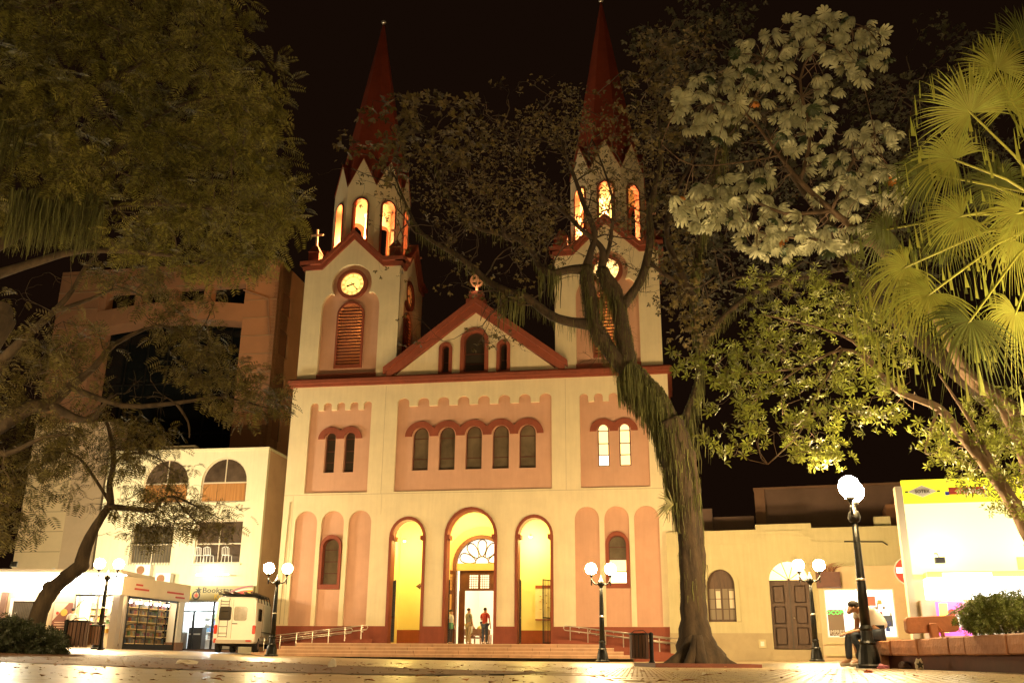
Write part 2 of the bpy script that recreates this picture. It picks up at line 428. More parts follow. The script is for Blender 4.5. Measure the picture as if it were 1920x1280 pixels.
# plain backing so the panels have a wall behind them
mb = MB()
for x0, x1 in ((-9.8, -4.75), (4.75, 9.8)): mb.box(x0, x1, .5501, .7, 0, 7.6)
mb.box(-9.8, 9.8, .5505, .7, 7.9, 13.6)
mb.build('inner_wall', m_brown, P_)
for (a, b, c, d) in ((-9.85, 9.85, 7.93, 7.95), (-4.72, -4.705, 7.95, 13.6), (4.70, 4.715, 7.95, 13.6), (-9.35, -9.335, 1.6, 7.9), (-4.66, -4.65, 6.9, 7.93)):
    MB().box(a, b, -.004, .01, c, d).build('plaster_joint', m_joint3, P_)
MB().tube([(-9.55, -.03, 1.6), (-9.56, -.03, 5.2), (-9.5, -.03, 7.6)], .02, 5).build('conduit', m_joint3, P_)
# side and back walls of the body
mb = MB(); mb.box(-9.83, -9.6, .141, 26, -.1, ZC); mb.box(9.6, 9.83, .141, 26, -.1, ZC); mb.box(-9.6, 9.6, 25.8, 26, -.1, 17); mb.box(-9.6, 9.6, 4.7, 26, ZC - .3, ZC - .02)
mb.box(-4.2, 4.2, .142, 5, 13.3, ZC - .021)
mb.build('side_wall', m_cream, P_)
# long roof of the nave behind the gable
mb = MB(); mb.prism([(-4.9, 13.7), (4.9, 13.7), (0, 17.75)], .6, 25.7); mb.build('nave_roof', m_redroof, P_)
# door surrounds: proud red rings that line the openings
for i, (c, w, zs, r) in enumerate(doors):
    th = .13; a = arch(c, w + 2 * th, .72, zs, ry=r + th + .02); b = arch(c, w - .02, .72, zs, ry=r - .01)
    o = [a[0]] + [b[0]] + list(reversed(b[2:])) + [b[1], a[1]] + a[2:]
    MB().plate(o, [], -.07, .62).build('door_surround', m_red, P_)
    for s in (-1, 1): xx = c + s * (w / 2 + .0); MB().box(min(xx, xx - s * .14), max(xx, xx - s * .14), -.1, .62, zs - .1, zs + .1).build('door_capital', m_red, P_)
# porch room behind the doors
out = [(-4.7, .2)]
for c, w, zs, r in doors:
    a = arch(c, w - .03, .2, zs, ry=r - .02); out += [a[0]] + list(reversed(a[2:])) + [a[1]]
out += [(4.7, .2), (4.7, 8.05), (-4.7, 8.05)]
MB().plate(out, [], .6201, .75).build('porch_wall', m_yellow, P_, label='inner face of the porch front wall')
mb = MB(); mb.box(-4.7, -4.55, .75, 3.8, .2, 8.05); mb.box(4.55, 4.7, .75, 3.8, .2, 8.05); mb.box(-4.7, 4.7, .75, 3.8, 7.6, 8.05)
mb.build('porch_side_wall', m_yellow, P_)
back_out = [(-4.55, 1.45), (-1.75, 1.45), (-1.75, .6), (-1.62, .6)] + list(reversed(arch(-.14, 3.0, .6, 4.72, 18)[2:])) + [(1.36, .6), (1.5, .6), (1.5, 1.45), (4.55, 1.45), (4.55, 7.6), (-4.55, 7.6)]
MB().plate(back_out, [], 3.5, 3.8).build('porch_back_wall', m_yellow, P_)
MB().box(-4.55, -1.76, 3.47, 3.8, .6, 1.45).build('porch_skirting', m_red, P_); MB().box(1.51, 4.55, 3.47, 3.8, .6, 1.45).build('porch_skirting', m_red, P_)
for x in (-3.9, -1.4): pass
MB().plate(arch(-.14, 3.9, .7, 4.72, 18), [arch(-.14, 3.0, .701, 4.72, 18)], 3.38, 3.499).build('inner_arch', m_peach, P_)
MB().plate(arch(-.14, 3.02, .7, 4.72, 18), [arch(-.14, 2.62, .701, 4.72, 18)], 3.3, 3.7).build('inner_door_frame', m_darkred, P_)
MB().box(-1.45, 1.17, 3.36, 3.66, 4.42, 4.78).build('door_lintel', m_peach, P_)
# fanlight: white glowing glass with petal tracery
m_fan = EM('glowing_fanlight_glass', (1, .90, .74), 1.15); m_trac = M('tracery_iron', (.06, .03, .02), .5)
MB().plate(arch(-.14, 2.62, 4.78, 4.781, 18), [], 3.58, 3.6).build('fanlight', m_fan, P_)
mb = MB()
for k in range(5):
    a = PI * (k + .5) / 5; ca, sa = math.cos(a), math.sin(a)
    loop = []
    for q in range(17):
        t = PI * q / 16 - PI / 2
        lx = .35 + .52 * (1 + math.sin(t)) * .85; ly = .0
        wd = .34 * math.sin(min(PI, max(0, (q / 16) * PI))) * (.35 + .65 * q / 16)
        loop.append((lx, wd))
    for s in (-1, 1):
        pts = [(-.14 + ca * x - sa * y * s, 3.56, 4.78 + sa * x + ca * y * s) for x, y in loop]; mb.tube(pts, .03, 5)
mb.tube([(-.14 + .36 * math.cos(PI * k / 12), 3.56, 4.78 + .36 * math.sin(PI * k / 12)) for k in range(13)], .03, 5)
mb.build('fanlight_tracery', m_trac, P_)
# open wooden doors with glazed lattices
def door_leaf(x, y, ang, w=1.1, z0=.72, z1=4.4, lattice=True, mat=None):
    d = link('door_leaf', None, P_, (x, y, 0), (0, 0, ang)); bpy.data.objects.remove(d)
    mb = MB(); mb.plate(rect(0, w, z0, z1), [rect(.12, w - .12, z1 - 1.0, z1 - .2), rect(.12, w * .5 - .05, z0 + 1.2, z1 - 1.2), rect(w * .5 + .05, w - .12, z0 + 1.2, z1 - 1.2)], 0, .06)
    d = mb.build('door_leaf', mat or m_darkred, P_, loc=(x, y, 0), rot=(0, 0, ang))
    mb = MB()
    for k in range(1, 6): mb.box(.12 + (w - .24) * k / 6 - .008, .12 + (w - .24) * k / 6 + .008, .02, .04, z1 - 1.0, z1 - .2)
    for k in range(1, 5): mb.box(.12, w - .12, .021, .039, z1 - 1 + .8 * k / 5 - .008, z1 - 1 + .8 * k / 5 + .008)
    mb.build('door_lattice', m_darkred, d)
    return d
door_leaf(-1.6, 3.3, -PI / 2 - .25, 1.15); door_leaf(1.3, 3.28, -PI / 2 + .3, 1.15)
# transom with two small glazed lights
mb = MB(); mb.plate(rect(-1.3, 1.02, 3.4, 4.42), [rect(-.78, -.32, 3.52, 4.2), rect(-.2, .26, 3.52, 4.2)], 3.5, 3.56); mb.build('door_transom', m_darkred, P_)
for x0 in (-.78, -.2):
    mb = MB()
    for k in range(1, 4): mb.box(x0 + .46 * k / 4 - .012, x0 + .46 * k / 4 + .012, 3.51, 3.54, 3.52, 4.2)
    for k in range(1, 6): mb.box(x0, x0 + .46, 3.511, 3.539, 3.52 + .68 * k / 6 - .012, 3.52 + .68 * k / 6 + .012)
    mb.build('transom_lattice', m_darkred, P_)
mb = MB(); mb.box(-1.32, -1.0, 3.5, 3.56, .72, 3.4); mb.box(.95, 1.03, 3.5, 3.56, .72, 3.4); mb.build('door_post', m_darkred, P_)
# nave seen through the door: a bright hall
m_nave = M('nave_white_paint', (.8, .74, .62), .7)
mb = MB(); mb.box(-4.5, -4.3, 3.81, 24, .7, 10); mb.box(4.3, 4.5, 3.81, 24, .7, 10); mb.box(-4.3, 4.3, 23.8, 24, .7, 10); mb.box(-4.5, 4.5, 3.81, 24, 10, 10.2); mb.box(-4.3, 4.3, 3.81, 24, .5, .71)
mb.box(-4.5, 4.5, 3.801, 3.809, 7.5, 10); mb.build('nave_wall', m_nave, P_)
m_gold = M('gold_altarpiece', (.75, .55, .2), .5)
MB().box(.3, 1.0, 22.5, 22.7, 4.2, 7).build('altarpiece', m_gold, P_)
MB().box(-4.55, 4.55, -1.3, 3.8, .3, .72).build('porch_floor', m_step, P_)
# iron gate leaves folded into the side openings, notice board, arrow bracket
def gate(x, y, ang, w=.75, h=2.9):
    mb = MB(); mb.plate(rect(0, w, .78, .78 + h), [rect(.04, w - .04, .82, .74 + h)], 0, .04); gt = mb.build('gate_leaf', m_metal, P_, loc=(x, y, 0), rot=(0, 0, ang))
    for k in range(1, 6): MB().box(w * k / 6 - .01, w * k / 6 + .01, .01, .03, .82, .74 + h).build('gate_bar', m_metal, gt)
    MB().box(.04, w - .04, .005, .035, 1.9, 1.95).build('gate_rail', m_metal, gt); return gt
gate(-3.98, .4, -PI / 2 + .45); gate(3.88, .4, -PI / 2 - .45); gate(2.4, .4, -PI / 2 + .08); gate(-1.15, .5, -PI / 2 + .2)
m_board = M('notice_paper', (.8, .7, .5), .7, .12, 4); m_orange = M('orange_paint', (.6, .2, .06), .6)
nb = MB().box(2.7, 4.2, 3.40, 3.499, 2.0, 3.5).build('notice_board', m_board, P_)
MB().box(2.7, 4.2, 3.38, 3.45, 3.5, 3.65).build('board_top', m_red, nb); MB().box(2.7, 4.2, 3.38, 3.42, 1.93, 2.0).build('board_rail', m_red, nb)
m_note = M('notice_print', (.35, .2, .1), .7)
for k in range(14): 
    a = rr.uniform(2.8, 3.9); b = rr.uniform(2.4, 3.35); MB().box(a, a + rr.uniform(.04, .16), 3.37, 3.3999, b, b + rr.uniform(.02, .05)).build('notice', m_note, nb)
MB().box(3.45, 3.7, 3.37, 3.399, 2.02, 2.35).build('notice', m_orange, nb)
mb = MB(); mb.tube([(-2.5, 2.2, 3.55), (-3.05, 2.2, 3.55)], .04, 6); mb.add([(-3.3, 2.2, 3.55), (-3.05, 2.2, 3.72), (-3.05, 2.28, 3.55), (-3.05, 2.2, 3.38), (-3.05, 2.12, 3.55)], [(0, 1, 2), (0, 2, 3), (0, 3, 4), (0, 4, 1), (1, 4, 3, 2)])
mb.build('wall_bracket', m_darkred, P_)
# steps up to the doors: each tread a row of stone blocks
lv = [(-7.95, 6.45, .72), (-8.6, 6.95, .57), (-9.25, 7.4, .42), (-9.75, 7.85, .27)]
for i, (x0, x1, z) in enumerate(lv):
    y1 = -1.30 - i * .32; y0 = y1 - .32; x = x0
    while x < x1 - .01:
        w = min(rr.uniform(.75, 1.15), x1 - x); 
        if x1 - x - w < .3: w = x1 - x
        MB().box(x + .008, x + w - .008, y0 + rr.uniform(-.004, .004), y1 + .02, z - .149, z - .03).build('step_block', m_step, P_)
        MB().box(x + .003, x + w - .003, y0 - .02, y1 + .0, z - .03, z).build('step_tread', m_tread, P_)
        x += w
    if i: MB().box(x0 + .05, x1 - .05, y1 + .02, -1.3, z - .6, z - .03).build('step_core', m_joint, P_)
# ramps each side with sloping red wall and steel rails
def ramp(s):
    X = lambda u: s * u if s < 0 else u
    xo, xi = (-9.9, -4.4) if s < 0 else (9.9, 4.4)
    # wall top rises towards the doors
    pts = [(xo, -.1), (xo, .32), (xi + s * .4, .92), (xi, .92), (xi, -.1)]
    if s > 0: pts = pts[::-1]
    MB().plate(pts, [], -1.28, -1.12).build('ramp_wall', m_red, P_)
    rail = MB()
    def zt(u): t_ = (abs(u) - abs(xi)) / (abs(xo) - abs(xi)); return .92 - .6 * max(0, (t_ - .07) / .93)
    for (y, hs, x_a, x_b) in ((-1.2, (.62, .42), xo - s * -.35, xi + s * .3), (-.12, (.62, .42), xo, xi + s * 1.4)):
        for hh in hs:
            rail.tube([(x_a, y, zt(xo) + hh), (x_b, y, zt(x_b) + hh)], .024, 6)
        rail.tube([(x_a, y, zt(xo) + hs[0]), (x_a + s * .08, y, zt(xo) + (hs[0] + hs[1]) / 2), (x_a, y, zt(xo) + hs[1])], .022, 6)
        rail.tube([(x_b, y, zt(x_b) + hs[0]), (x_b - s * .06, y, zt(x_b) + (hs[0] + hs[1]) / 2), (x_b, y, zt(x_b) + hs[1])], .022, 6)
    r_ = rail.build('handrail', m_steel, P_, smooth=True)
    for k in range(8):
        u = xi + s * .55 + s * k * .8
        if abs(u) > abs(xo) + .3: break
        MB().tube([(u, -1.21, min(zt(u), .92)), (u, -1.21, zt(u) + .62)], .026, 6).build('rail_post', m_steel, r_)
        MB().tube([(u + .3 * s, -.06, zt(u) + .57), (u + .3 * s, -.12, zt(u) + .57)], .035, 6).build('rail_bracket', m_steel, r_)
        MB().tube([(u + .3 * s, -.06, zt(u) + .37), (u + .3 * s, -.12, zt(u) + .37)], .035, 6).build('rail_bracket', m_steel, r_)
ramp(-1); ramp(1)
# main cornice
mb = MB(); mb.box(-9.97, 9.97, -.16, 5, ZC, ZC + .14); mb.box(-10.08, 10.08, -.27, 5, ZC + .14, ZC + .34); mb.box(-10.02, 10.02, -.2, 5, ZC + .34, ZC + .42)
mb.build('cornice', m_red, P_)
ZB = ZC + .42
# central gable
gx, gz = 4.35, 17.45
wins = [(-.04, 1.5, ZB + .05, 15.85, .75), (-1.58, .72, ZB + .05, 15.5, .36), (1.5, .72, ZB + .05, 15.5, .36)]
MB().plate([(-gx, ZB), (gx, ZB), (0, gz)], [arch(*w[:4], 12) for w in wins], .02, .5).build('gable_wall', m_cream, P_)
for c, w, a, zs, r in wins:
    k = .2 if w > 1 else .17
    MB().plate(arch(c, w, a, zs, 12), [arch(c, w - 2 * k, a + .06, zs, 12)], -.05, .42).build('window_surround', m_red, P_)
    window(P_, None, c, w - 2 * k, a + .06, zs, .33, m_glass, [a + .55, a + 1.1] if w > 1 else [a + .7], fr=.03)
def raking(x0, z0, x1, z1, th, y0, y1):   # sloping band lying on the line x0,z0 - x1,z1
    dx, dz = x1 - x0, z1 - z0; L = math.hypot(dx, dz); nx_, nz_ = -dz / L * th, dx / L * th
    if nz_ < 0: nx_, nz_ = -nx_, -nz_
    return [(x0, z0), (x1, z1), (x1 + nx_ * 0, z1 + th * L / abs(dx)), (x0, z0 + th * L / abs(dx))], y0, y1
for s in (-1, 1):
    mb = MB()
    p, a, b = raking(s * 4.7, 13.9, 0, 17.42, .38, -.2, .62); mb.prism(p if s < 0 else p[::-1], a, b)
    p, a, b = raking(s * 4.85, 13.9 + .3, 0, 17.42 + .47, .26, -.34, .62); mb.prism(p if s < 0 else p[::-1], a, b)
    mb.build('raking_cornice', m_red, P_)
mb = MB(); mb.box(-.5, .5, -.25, .55, 17.9, 18.15); mb.box(-.36, .36, -.15, .45, 18.15, 18.6); mb.build('gable_pedestal', m_red, P_)
def cross(parent, x, y, z, h, mat, w=.11, ring=False, nm='cross'):
    mb = MB(); mb.box(x - w / 2, x + w / 2, y - w / 2, y + w / 2, z, z + h); mb.box(x - h * .34, x + h * .34, y - w / 2 + .004, y + w / 2 - .004, z + h * .62, z + h * .62 + w)
    if ring: mb.plate(circ(x, z + h * .62 + w / 2, h * .36), [circ(x, z + h * .62 + w / 2, h * .27)], y - .05, y + .05)
    return mb.build(nm, mat, parent)
m_cross = M('pale_cross_paint', (.6, .32, .2), .6)
cross(P_, 0, .15, 18.6, 1.05, m_cross, .13, True)
MB().box(-.12, .12, -.1, -.04, 18.6, 18.66).build('cross_lamp', m_metal, P_)
ld = bpy.data.lights.new('cross_lamp_light', 'POINT'); ld.energy = 14; ld.color = (1, .55, .25); ld.shadow_soft_size = .03
lo = bpy.data.objects.new('cross_lamp_light', ld); COL.objects.link(lo); lo.parent = P_; lo.location = (0, -.18, 18.72)

# ---------------------------------------------------------------- bell towers
m_clock = EM('backlit_clock_face', (1.0, .55, .13), 1.9); m_clock3 = EM('dim_clock_face', (1.0, .28, .05), .25); m_clock2 = EM('backlit_clock_face_bright', (1.0, .60, .20), 2.4)
m_black = M('black_paint', (.02, .012, .008), .6)
def pane_outline(hw):
    k = hw / 1.65; pts = [(-hw, 14.3), (hw, 14.3), (hw, 18.05)]
    for a in range(1, 7): t_ = PI / 2 * a / 7; pts.append((hw * (.62 + .38 * math.cos(t_)), 18.05 + .95 * math.sin(t_)))
    r = 1.15 * k
    for a in range(-2, 15): t_ = PI * a / 12; pts.append((r * math.cos(t_), 19.5 + 1.15 * math.sin(t_)))
    for a in range(6, 0, -1): t_ = PI / 2 * a / 7; pts.append((-hw * (.62 + .38 * math.cos(t_)), 18.05 + .95 * math.sin(t_)))
    pts.append((-hw, 18.05)); return pts
def tower_face(tw, f, W, detail=True, bright=False, dim=False):
    k = W / 5.5; hw = 1.65 * k
    po = pane_outline(hw)
    MB(f).plate([(-W / 2, ZB - .1), (W / 2, ZB - .1), (W / 2, 20.42), (1.75 * k, 20.42), (0, 22.15), (-1.75 * k, 20.42), (-W / 2, 20.42)], [po], 0, .22).build('tower_wall', m_towercream, tw)
    MB(f).plate([(-hw - .1, ZB), (hw + .1, ZB), (hw + .1, 20.9), (-hw - .1, 20.9)], [arch(0, 1.5 * k, 14.9, 17.7, 12, ry=.75), circ(0, 19.5, .68)], .2201, .36).build('tower_panel', m_pink, tw)
    MB(f).box(-hw - .02, hw + .02, -.02, .2, ZB - .02, 14.36).build('panel_sill', m_red, tw)
    MB(f).plate(circ(0, 19.5, .86), [circ(0, 19.5, .66)], .02, .45).build('clock_ring', m_red, tw)
    ck = MB(f).plate(circ(0, 19.5, .665), [], .14, .2).build('clock_face', m_clock2 if bright else (m_clock3 if dim else m_clock), tw)
    mb = MB(f); mb.plate(circ(0, 19.5, .45), [circ(0, 19.5, .43)], .128, .139); mb.plate(circ(0, 19.5, .64), [circ(0, 19.5, .62)], .128, .139)
    for h in range(12):
        a = PI / 2 - h * PI / 6; ca, sa = math.cos(a), math.sin(a)
        nb_ = [1, 2, 3, 3, 2, 2, 3, 4, 3, 2, 1, 2][(h - 1) % 12]
        for q in range(nb_):
            o = (q - (nb_ - 1) / 2) * .05; vx, vz = -sa * o, ca * o
            A = (.47 * ca + vx, .47 * sa + vz); B = (.60 * ca + vx, .60 * sa + vz); wd = .011
            mb.plate([(A[0] + sa * wd, 19.5 + A[1] - ca * wd), (B[0] + sa * wd, 19.5 + B[1] - ca * wd), (B[0] - sa * wd, 19.5 + B[1] + ca * wd), (A[0] - sa * wd, 19.5 + A[1] + ca * wd)], [], .129, .138)
    mb.build('clock_numerals', m_black, tw)
    for nm, a, L, wd in (('hour_hand', PI / 2 - 2 * PI * (8 + 23 / 60) / 12, .38, .045), ('minute_hand', PI / 2 - 2 * PI * 23 / 60, .52, .026)):
        ca, sa = math.cos(a), math.sin(a); pts = [(-.12, -wd * .7), (L * .65, -wd * .8), (L * .75, -wd * 1.6), (L, 0), (L * .75, wd * 1.6), (L * .65, wd * .8), (-.12, wd * .7)]
        MB(f).plate([(x * ca - z * sa, 19.5 + x * sa + z * ca) for x, z in pts], [], .105 if nm[0] == 'h' else .09, .125 if nm[0] == 'h' else .104).build(nm, m_black, tw)
    MB(f).plate(arch(0, 1.56 * k, 14.72, 17.7, 12, ry=.8), [arch(0, 1.34 * k, 14.9, 17.7, 12, ry=.66)], .1, .42).build('louvre_frame', m_red, tw)
    if detail:
        n = 19
        for i in range(n):
            z = 15.0 + i * .178; hw2 = .67 * k if z < 17.7 else k * .67 * math.sqrt(max(.02, 1 - ((z - 17.7) / .68) ** 2))
            if hw2 < .15: continue
            dj = rr.uniform(-.012, .012)
            MB(f).add([(-hw2, .18, z + dj), (hw2, .18, z - dj), (hw2, .27, z - dj - .01), (-hw2, .27, z + dj - .01), (-hw2, .18, z - .075 + dj), (hw2, .18, z - .075 - dj), (hw2, .27, z - .085 - dj), (-hw2, .27, z - .085 + dj)],
                [(0, 1, 2, 3), (7, 6, 5, 4), (0, 4, 5, 1), (2, 6, 7, 3), (0, 3, 7, 4), (1, 5, 6, 2)]).build('slat', m_darkred, tw)
    # stepped gable cornice
    def band(o, t, pr):
        kk = 1.78 * k; a = [(-W / 2 - pr, 20.40 + o), (-kk, 20.40 + o), (0, 22.13 + o), (kk, 20.40 + o), (W / 2 + pr, 20.40 + o)]
        return a + [(x, z + t * (1.25 if abs(x) < W / 2 else 1)) for x, z in reversed(a)]
    mb = MB(f); mb.plate(band(0, .24, .10), [], -.12, .3); mb.plate(band(.27, .2, .26), [], -.28, .3); mb.build('tower_cornice', m_red, tw)
def octagon(ap, rot=PI / 8):
    R_ = ap / math.cos(PI / 8); return [(R_ * math.cos(rot + k * PI / 4), R_ * math.sin(rot + k * PI / 4)) for k in range(8)]
def bell_tower(cx_, bright):
    W, Dp = 5.45, 4.7; c_y = .02 + Dp / 2
    tw = MB().box(cx_ - W / 2 + .8, cx_ + W / 2 - .8, Dp - .5, Dp, ZB, 20.4).build('bell_tower', m_towercream, P_, label='%s bell tower' % ('left' if cx_ < 0 else 'right, partly behind the branches'))
    tower_face(tw, lambda x, y, z: (cx_ + x, y + .02, z), W, True, bright)
    tower_face(tw, lambda x, y, z: (cx_ + W / 2 - y, c_y + x, z), Dp - .02, True, False, True)
    tower_face(tw, lambda x, y, z: (cx_ - W / 2 + y, c_y - x, z), Dp - .02, False, False, True)
    MB().box(cx_ - W / 2 + .23, cx_ + W / 2 - .23, Dp - .3, Dp + .02, ZB, 20.42).build('tower_wall', m_towercream, tw)
    MB().box(cx_ - W / 2 + .5, cx_ + W / 2 - .5, .5, Dp - .5, 20.3, 20.4).build('bell_floor', m_brown, tw)
    # cross gable roofs, low
    mb = MB(); mb.prism([(cx_ - 1.8, 20.9), (cx_ + 1.8, 20.9), (cx_, 22.45)], .3, Dp - .1)
    mb2 = MB(lambda x, y, z: (cx_ + y, c_y + x, z)); mb2.prism([(-1.5, 20.9), (1.5, 20.9), (0, 22.4)], -W / 2 + .3, W / 2 - .3)
    # corner pedestals with crosses
    for sx_ in (-1, 1):
        for yy in (.35, Dp - .35):
            xx = cx_ + sx_ * (W / 2 - .38); mb = MB(); mb.box(xx - .3, xx + .3, yy - .3, yy + .3, 20.7, 21.55); mb.add([(xx - .34, yy - .34, 21.55), (xx + .34, yy - .34, 21.55), (xx + .34, yy + .34, 21.55), (xx - .34, yy + .34, 21.55), (xx - .12, yy - .12, 22.0), (xx + .12, yy - .12, 22.0), (xx + .12, yy + .12, 22.0), (xx - .12, yy + .12, 22.0)], [(0,1,5,4),(1,2,6,5),(2,3,7,6),(3,0,4,7),(4,5,6,7),(3,2,1,0)])
            mb.build('pinnacle', m_red, tw)
            if not (cx_ > 0 and sx_ < 0): cross(tw, xx, yy, 22.0, 1.05, m_cross, .1)
    # octagonal lantern
    ap = 2.05; cc = (cx_ + .05, c_y + .25); cor = octagon(ap); side = 2 * ap * math.tan(PI / 8); zv, zp = 25.75, 27.55
    for k in range(8):
        a = k * PI / 4; nx_, ny_ = math.cos(a), math.sin(a)
        def f(x, y, z, nx_=nx_, ny_=ny_): return (cc[0] + nx_ * (ap - y) - ny_ * x, cc[1] + ny_ * (ap - y) + nx_ * x, z)
        h = side / 2
        MB(f).plate([(-h, 20.3), (h, 20.3), (h, zv), (0, zp), (-h, zv)], [arch(0, .98, 21.2, 24.5, 10)], 0, .28).build('lantern_wall', m_cream, tw)
        MB(f).plate(arch(0, 1.0, 21.2, 24.5, 10), [arch(0, .78, 21.25, 24.5, 10)], -.06, .3).build('lantern_window_frame', m_red, tw)
        # little roof running from each gablet back into the spire
        MB(f).add([(-h - .03, -.05, zv - .02), (h + .03, -.05, zv - .02), (0, -.05, zp + .03), (0, .55, zp + .03), (-h - .03, -.05, zv - .1), (h + .03, -.05, zv - .1), (0, -.05, zp - .07)],
                  [(0, 2, 3), (2, 1, 3), (0, 4, 6, 2), (1, 2, 6, 5)]).build('gablet_roof', m_redroof, tw)
    # slender column and bell inside
    MB().lathe([(.45, 20.4), (.4, 24.6), (.5, 24.8)], (cc[0], cc[1], 0), 12).build('lantern_column', m_cream, tw, smooth=False)
    MB().lathe([(.5, 20.6), (.42, 20.75), (.3, 21.2), (.22, 21.6), (.05, 21.7)], (cc[0] + .95, cc[1] - .9, 0), 14).build('bell', m_metal, tw, smooth=True)
    mb = MB(); ap2 = ap - .02; top = 38.3; lean = -.1 if cx_ > 0 else 0
    base = octagon(ap2); vs = [(cc[0] + x, cc[1] + y, zv - .15) for x, y in base]; rings = 5
    allv = []; 
    for i in range(rings + 1):
        t_ = i / rings; allv += [(cc[0] + lean * t_ + x * (1 - t_) + 0.02 * x * t_, cc[1] + y * (1 - t_) + .02 * y * t_, zv - .15 + (top - zv + .15) * t_) for x, y in base]
    fs = [(i * 8 + k, i * 8 + (k + 1) % 8, (i + 1) * 8 + (k + 1) % 8, (i + 1) * 8 + k) for i in range(rings) for k in range(8)] + [tuple(range(rings * 8, rings * 8 + 8))]
    sp = mb.add(allv, fs).build('spire', m_redroof, tw)
    sp_top = (cc[0] + lean, cc[1], top)
    MB().ball((sp_top[0], sp_top[1], top + .12), .16, 12, 8).build('finial_ball', M('finial_metal', (.7, .65, .6), .3, metal=.6), tw, smooth=True)
    # lamp inside the lantern and another behind the louvres
    for (z, pw, c) in ((22.9, 9500, (1, .56, .18)), (17.9, 1100, (1, .45, .10))):
        ld = bpy.data.lights.new('belfry_lamp', 'POINT'); ld.energy = pw; ld.color = c; ld.shadow_soft_size = .12
        lo = bpy.data.objects.new('belfry_lamp', ld); COL.objects.link(lo); lo.parent = tw; lo.location = (cc[0] - .85 if z > 20 else cx_ + .4, cc[1] - .8 if z > 20 else 2.4, z)
        MB().ball(lo.location, .1, 8, 6).build('lamp_bulb', EM('belfry_bulb', c, 30), tw)
    MB().box(cx_ - 2.0, cx_ + 2.0, 3.2, 3.4, 14.5, 20).build('inner_back_wall', m_brown, tw)
bell_tower(-6.98, False); bell_tower(6.93, True)
# lit lamps inside the porch and the nave
for (x, y, z, pw, c, nm) in ((-3.9, 1.9, 5.6, 420, (1, .72, .2), 'porch_lamp'), (2.6, 2.3, 5.8, 420, (1, .74, .22), 'porch_lamp'), (-.8, 1.7, 7.0, 420, (1, .72, .2), 'porch_lamp'),
                         (0, 8, 8.5, 1700, (1, .85, .62), 'nave_lamp'), (0, 14, 8.5, 1700, (1, .85, .62), 'nave_lamp'), (0, 20, 8.5, 1100, (1, .88, .66), 'nave_lamp')):
    ld = bpy.data.lights.new(nm, 'POINT'); ld.energy = pw; ld.color = c; ld.shadow_soft_size = .15
    lo = bpy.data.objects.new(nm, ld); COL.objects.link(lo); lo.parent = P_; lo.location = (x, y, z)
    MB().ball((x, y, z + .22), .09, 8, 6).build('lamp_shade', m_white, P_)
# ================================================================ street lamps
def light_at(parent, loc, power, color, size=.2, name='lamp_light'):
    ld = bpy.data.lights.new(name, 'POINT'); ld.energy = power; ld.color = color; ld.shadow_soft_size = size
    lo = bpy.data.objects.new(name, ld); COL.objects.link(lo); lo.parent = parent; lo.location = loc; return lo
def globe_mat(power, r):
    # emission of a sphere that sends out `power` watts: power / (4 pi r^2 * pi)
    s = power / (4 * PI * r * r * PI); return EM('lit_globe_glass', LAMP_COL, s)
GR = .215
gm = globe_mat(LAMP_POWER * 1.45, GR)
def make_lamp(label, loc, rz, group, dim=None):
    t = thing('street_lamp', label, 'street lamp', loc, rz, group)
    MB().lathe([(.27, 0), (.27, .05), (.22, .08), (.19, .3), (.16, .40), (.155, .42), (.17, .46), (.13, .5), (.115, .68), (.135, .72), (.10, .78)], seg=16).build('base', m_metal, t, smooth=False)
    mb = MB(); mb.lathe([(.10, .76), (.092, 1.5), (.075, 2.2), (.06, 2.78)], seg=16)
    pole = mb.build('pole', m_metal, t, smooth=True)
    MB().lathe([(.082, 1.6), (.098, 1.62), (.098, 1.645), (.082, 1.66)], seg=16).build('pole_ring', m_steel, t)
    MB().lathe([(.06, 2.72), (.11, 2.76), (.13, 2.84), (.11, 2.92), (.07, 2.96), (.05, 3.02), (.02, 3.06), (.025, 3.1), (.004, 3.16)], seg=16).build('lamp_head', m_metal, t, smooth=True)
    for s in (-1, 1):
        arm = MB(); pts = [(s * (.08 + .30 * k / 6), 0, 2.84 - .06 * math.sin(PI * k / 6) + .16 * (k / 6) ** 2) for k in range(7)]
        arm.tube(pts, [.028] * 7, 8); arm.tube([(s * .36, 0, 2.84), (s * .36, 0, 2.93), (s * .36, 0, 3.10)], [.03, .022, .02], 8)
        a = arm.build('arm', m_metal, t, smooth=True)
        MB().lathe([(.012, 2.76), (.03, 2.80), (.018, 2.85)], (s * .36, 0, 0), 8).build('drop_finial', m_metal, a)
        MB().lathe([(.02, 3.02), (.03, 3.08), (.085, 3.14), (.09, 3.18), (.06, 3.19)], (s * .36, 0, 0), 12).build('globe_cup', m_metal, a)
        MB().ball((s * .37, 0, 3.17 + GR), GR, 20, 14).build('globe', gm if not (dim and s == dim) else gmd, t, smooth=True)
    return t
gmd = globe_mat(LAMP_POWER * .12, GR)
GL = 'globe lamps of the square'
l0 = make_lamp('double globe lamp post at the left end of the ramp rail by the van', (-9.43, 39.5, g(-9.43)), .1, GL, dim=1)
def lamp_copy(label, loc, rz, dimd=False):
    c = copy_tree(l0); c.location = loc; c.rotation_euler = (0, 0, rz); c['label'] = label
    if not dimd:
        for ch in bpy.data.objects:
            if ch.parent == c and ch.name.startswith('globe'):
                ch.data = ch.data.copy(); ch.data.materials.clear(); ch.data.materials.append(gm)
    return c
lamp_copy('double globe lamp post in front of the steps with both globes blazing', (3.47, 37.2, g(3.47)), .02)
lamp_copy('double globe lamp post in front of the shop display at far left', (-16.74, 40.5, g(-16.7)), .3)
lamp_copy('double globe lamp post beside the dark door of the yellow house', (11.09, 36.0, g(11)), -.1)
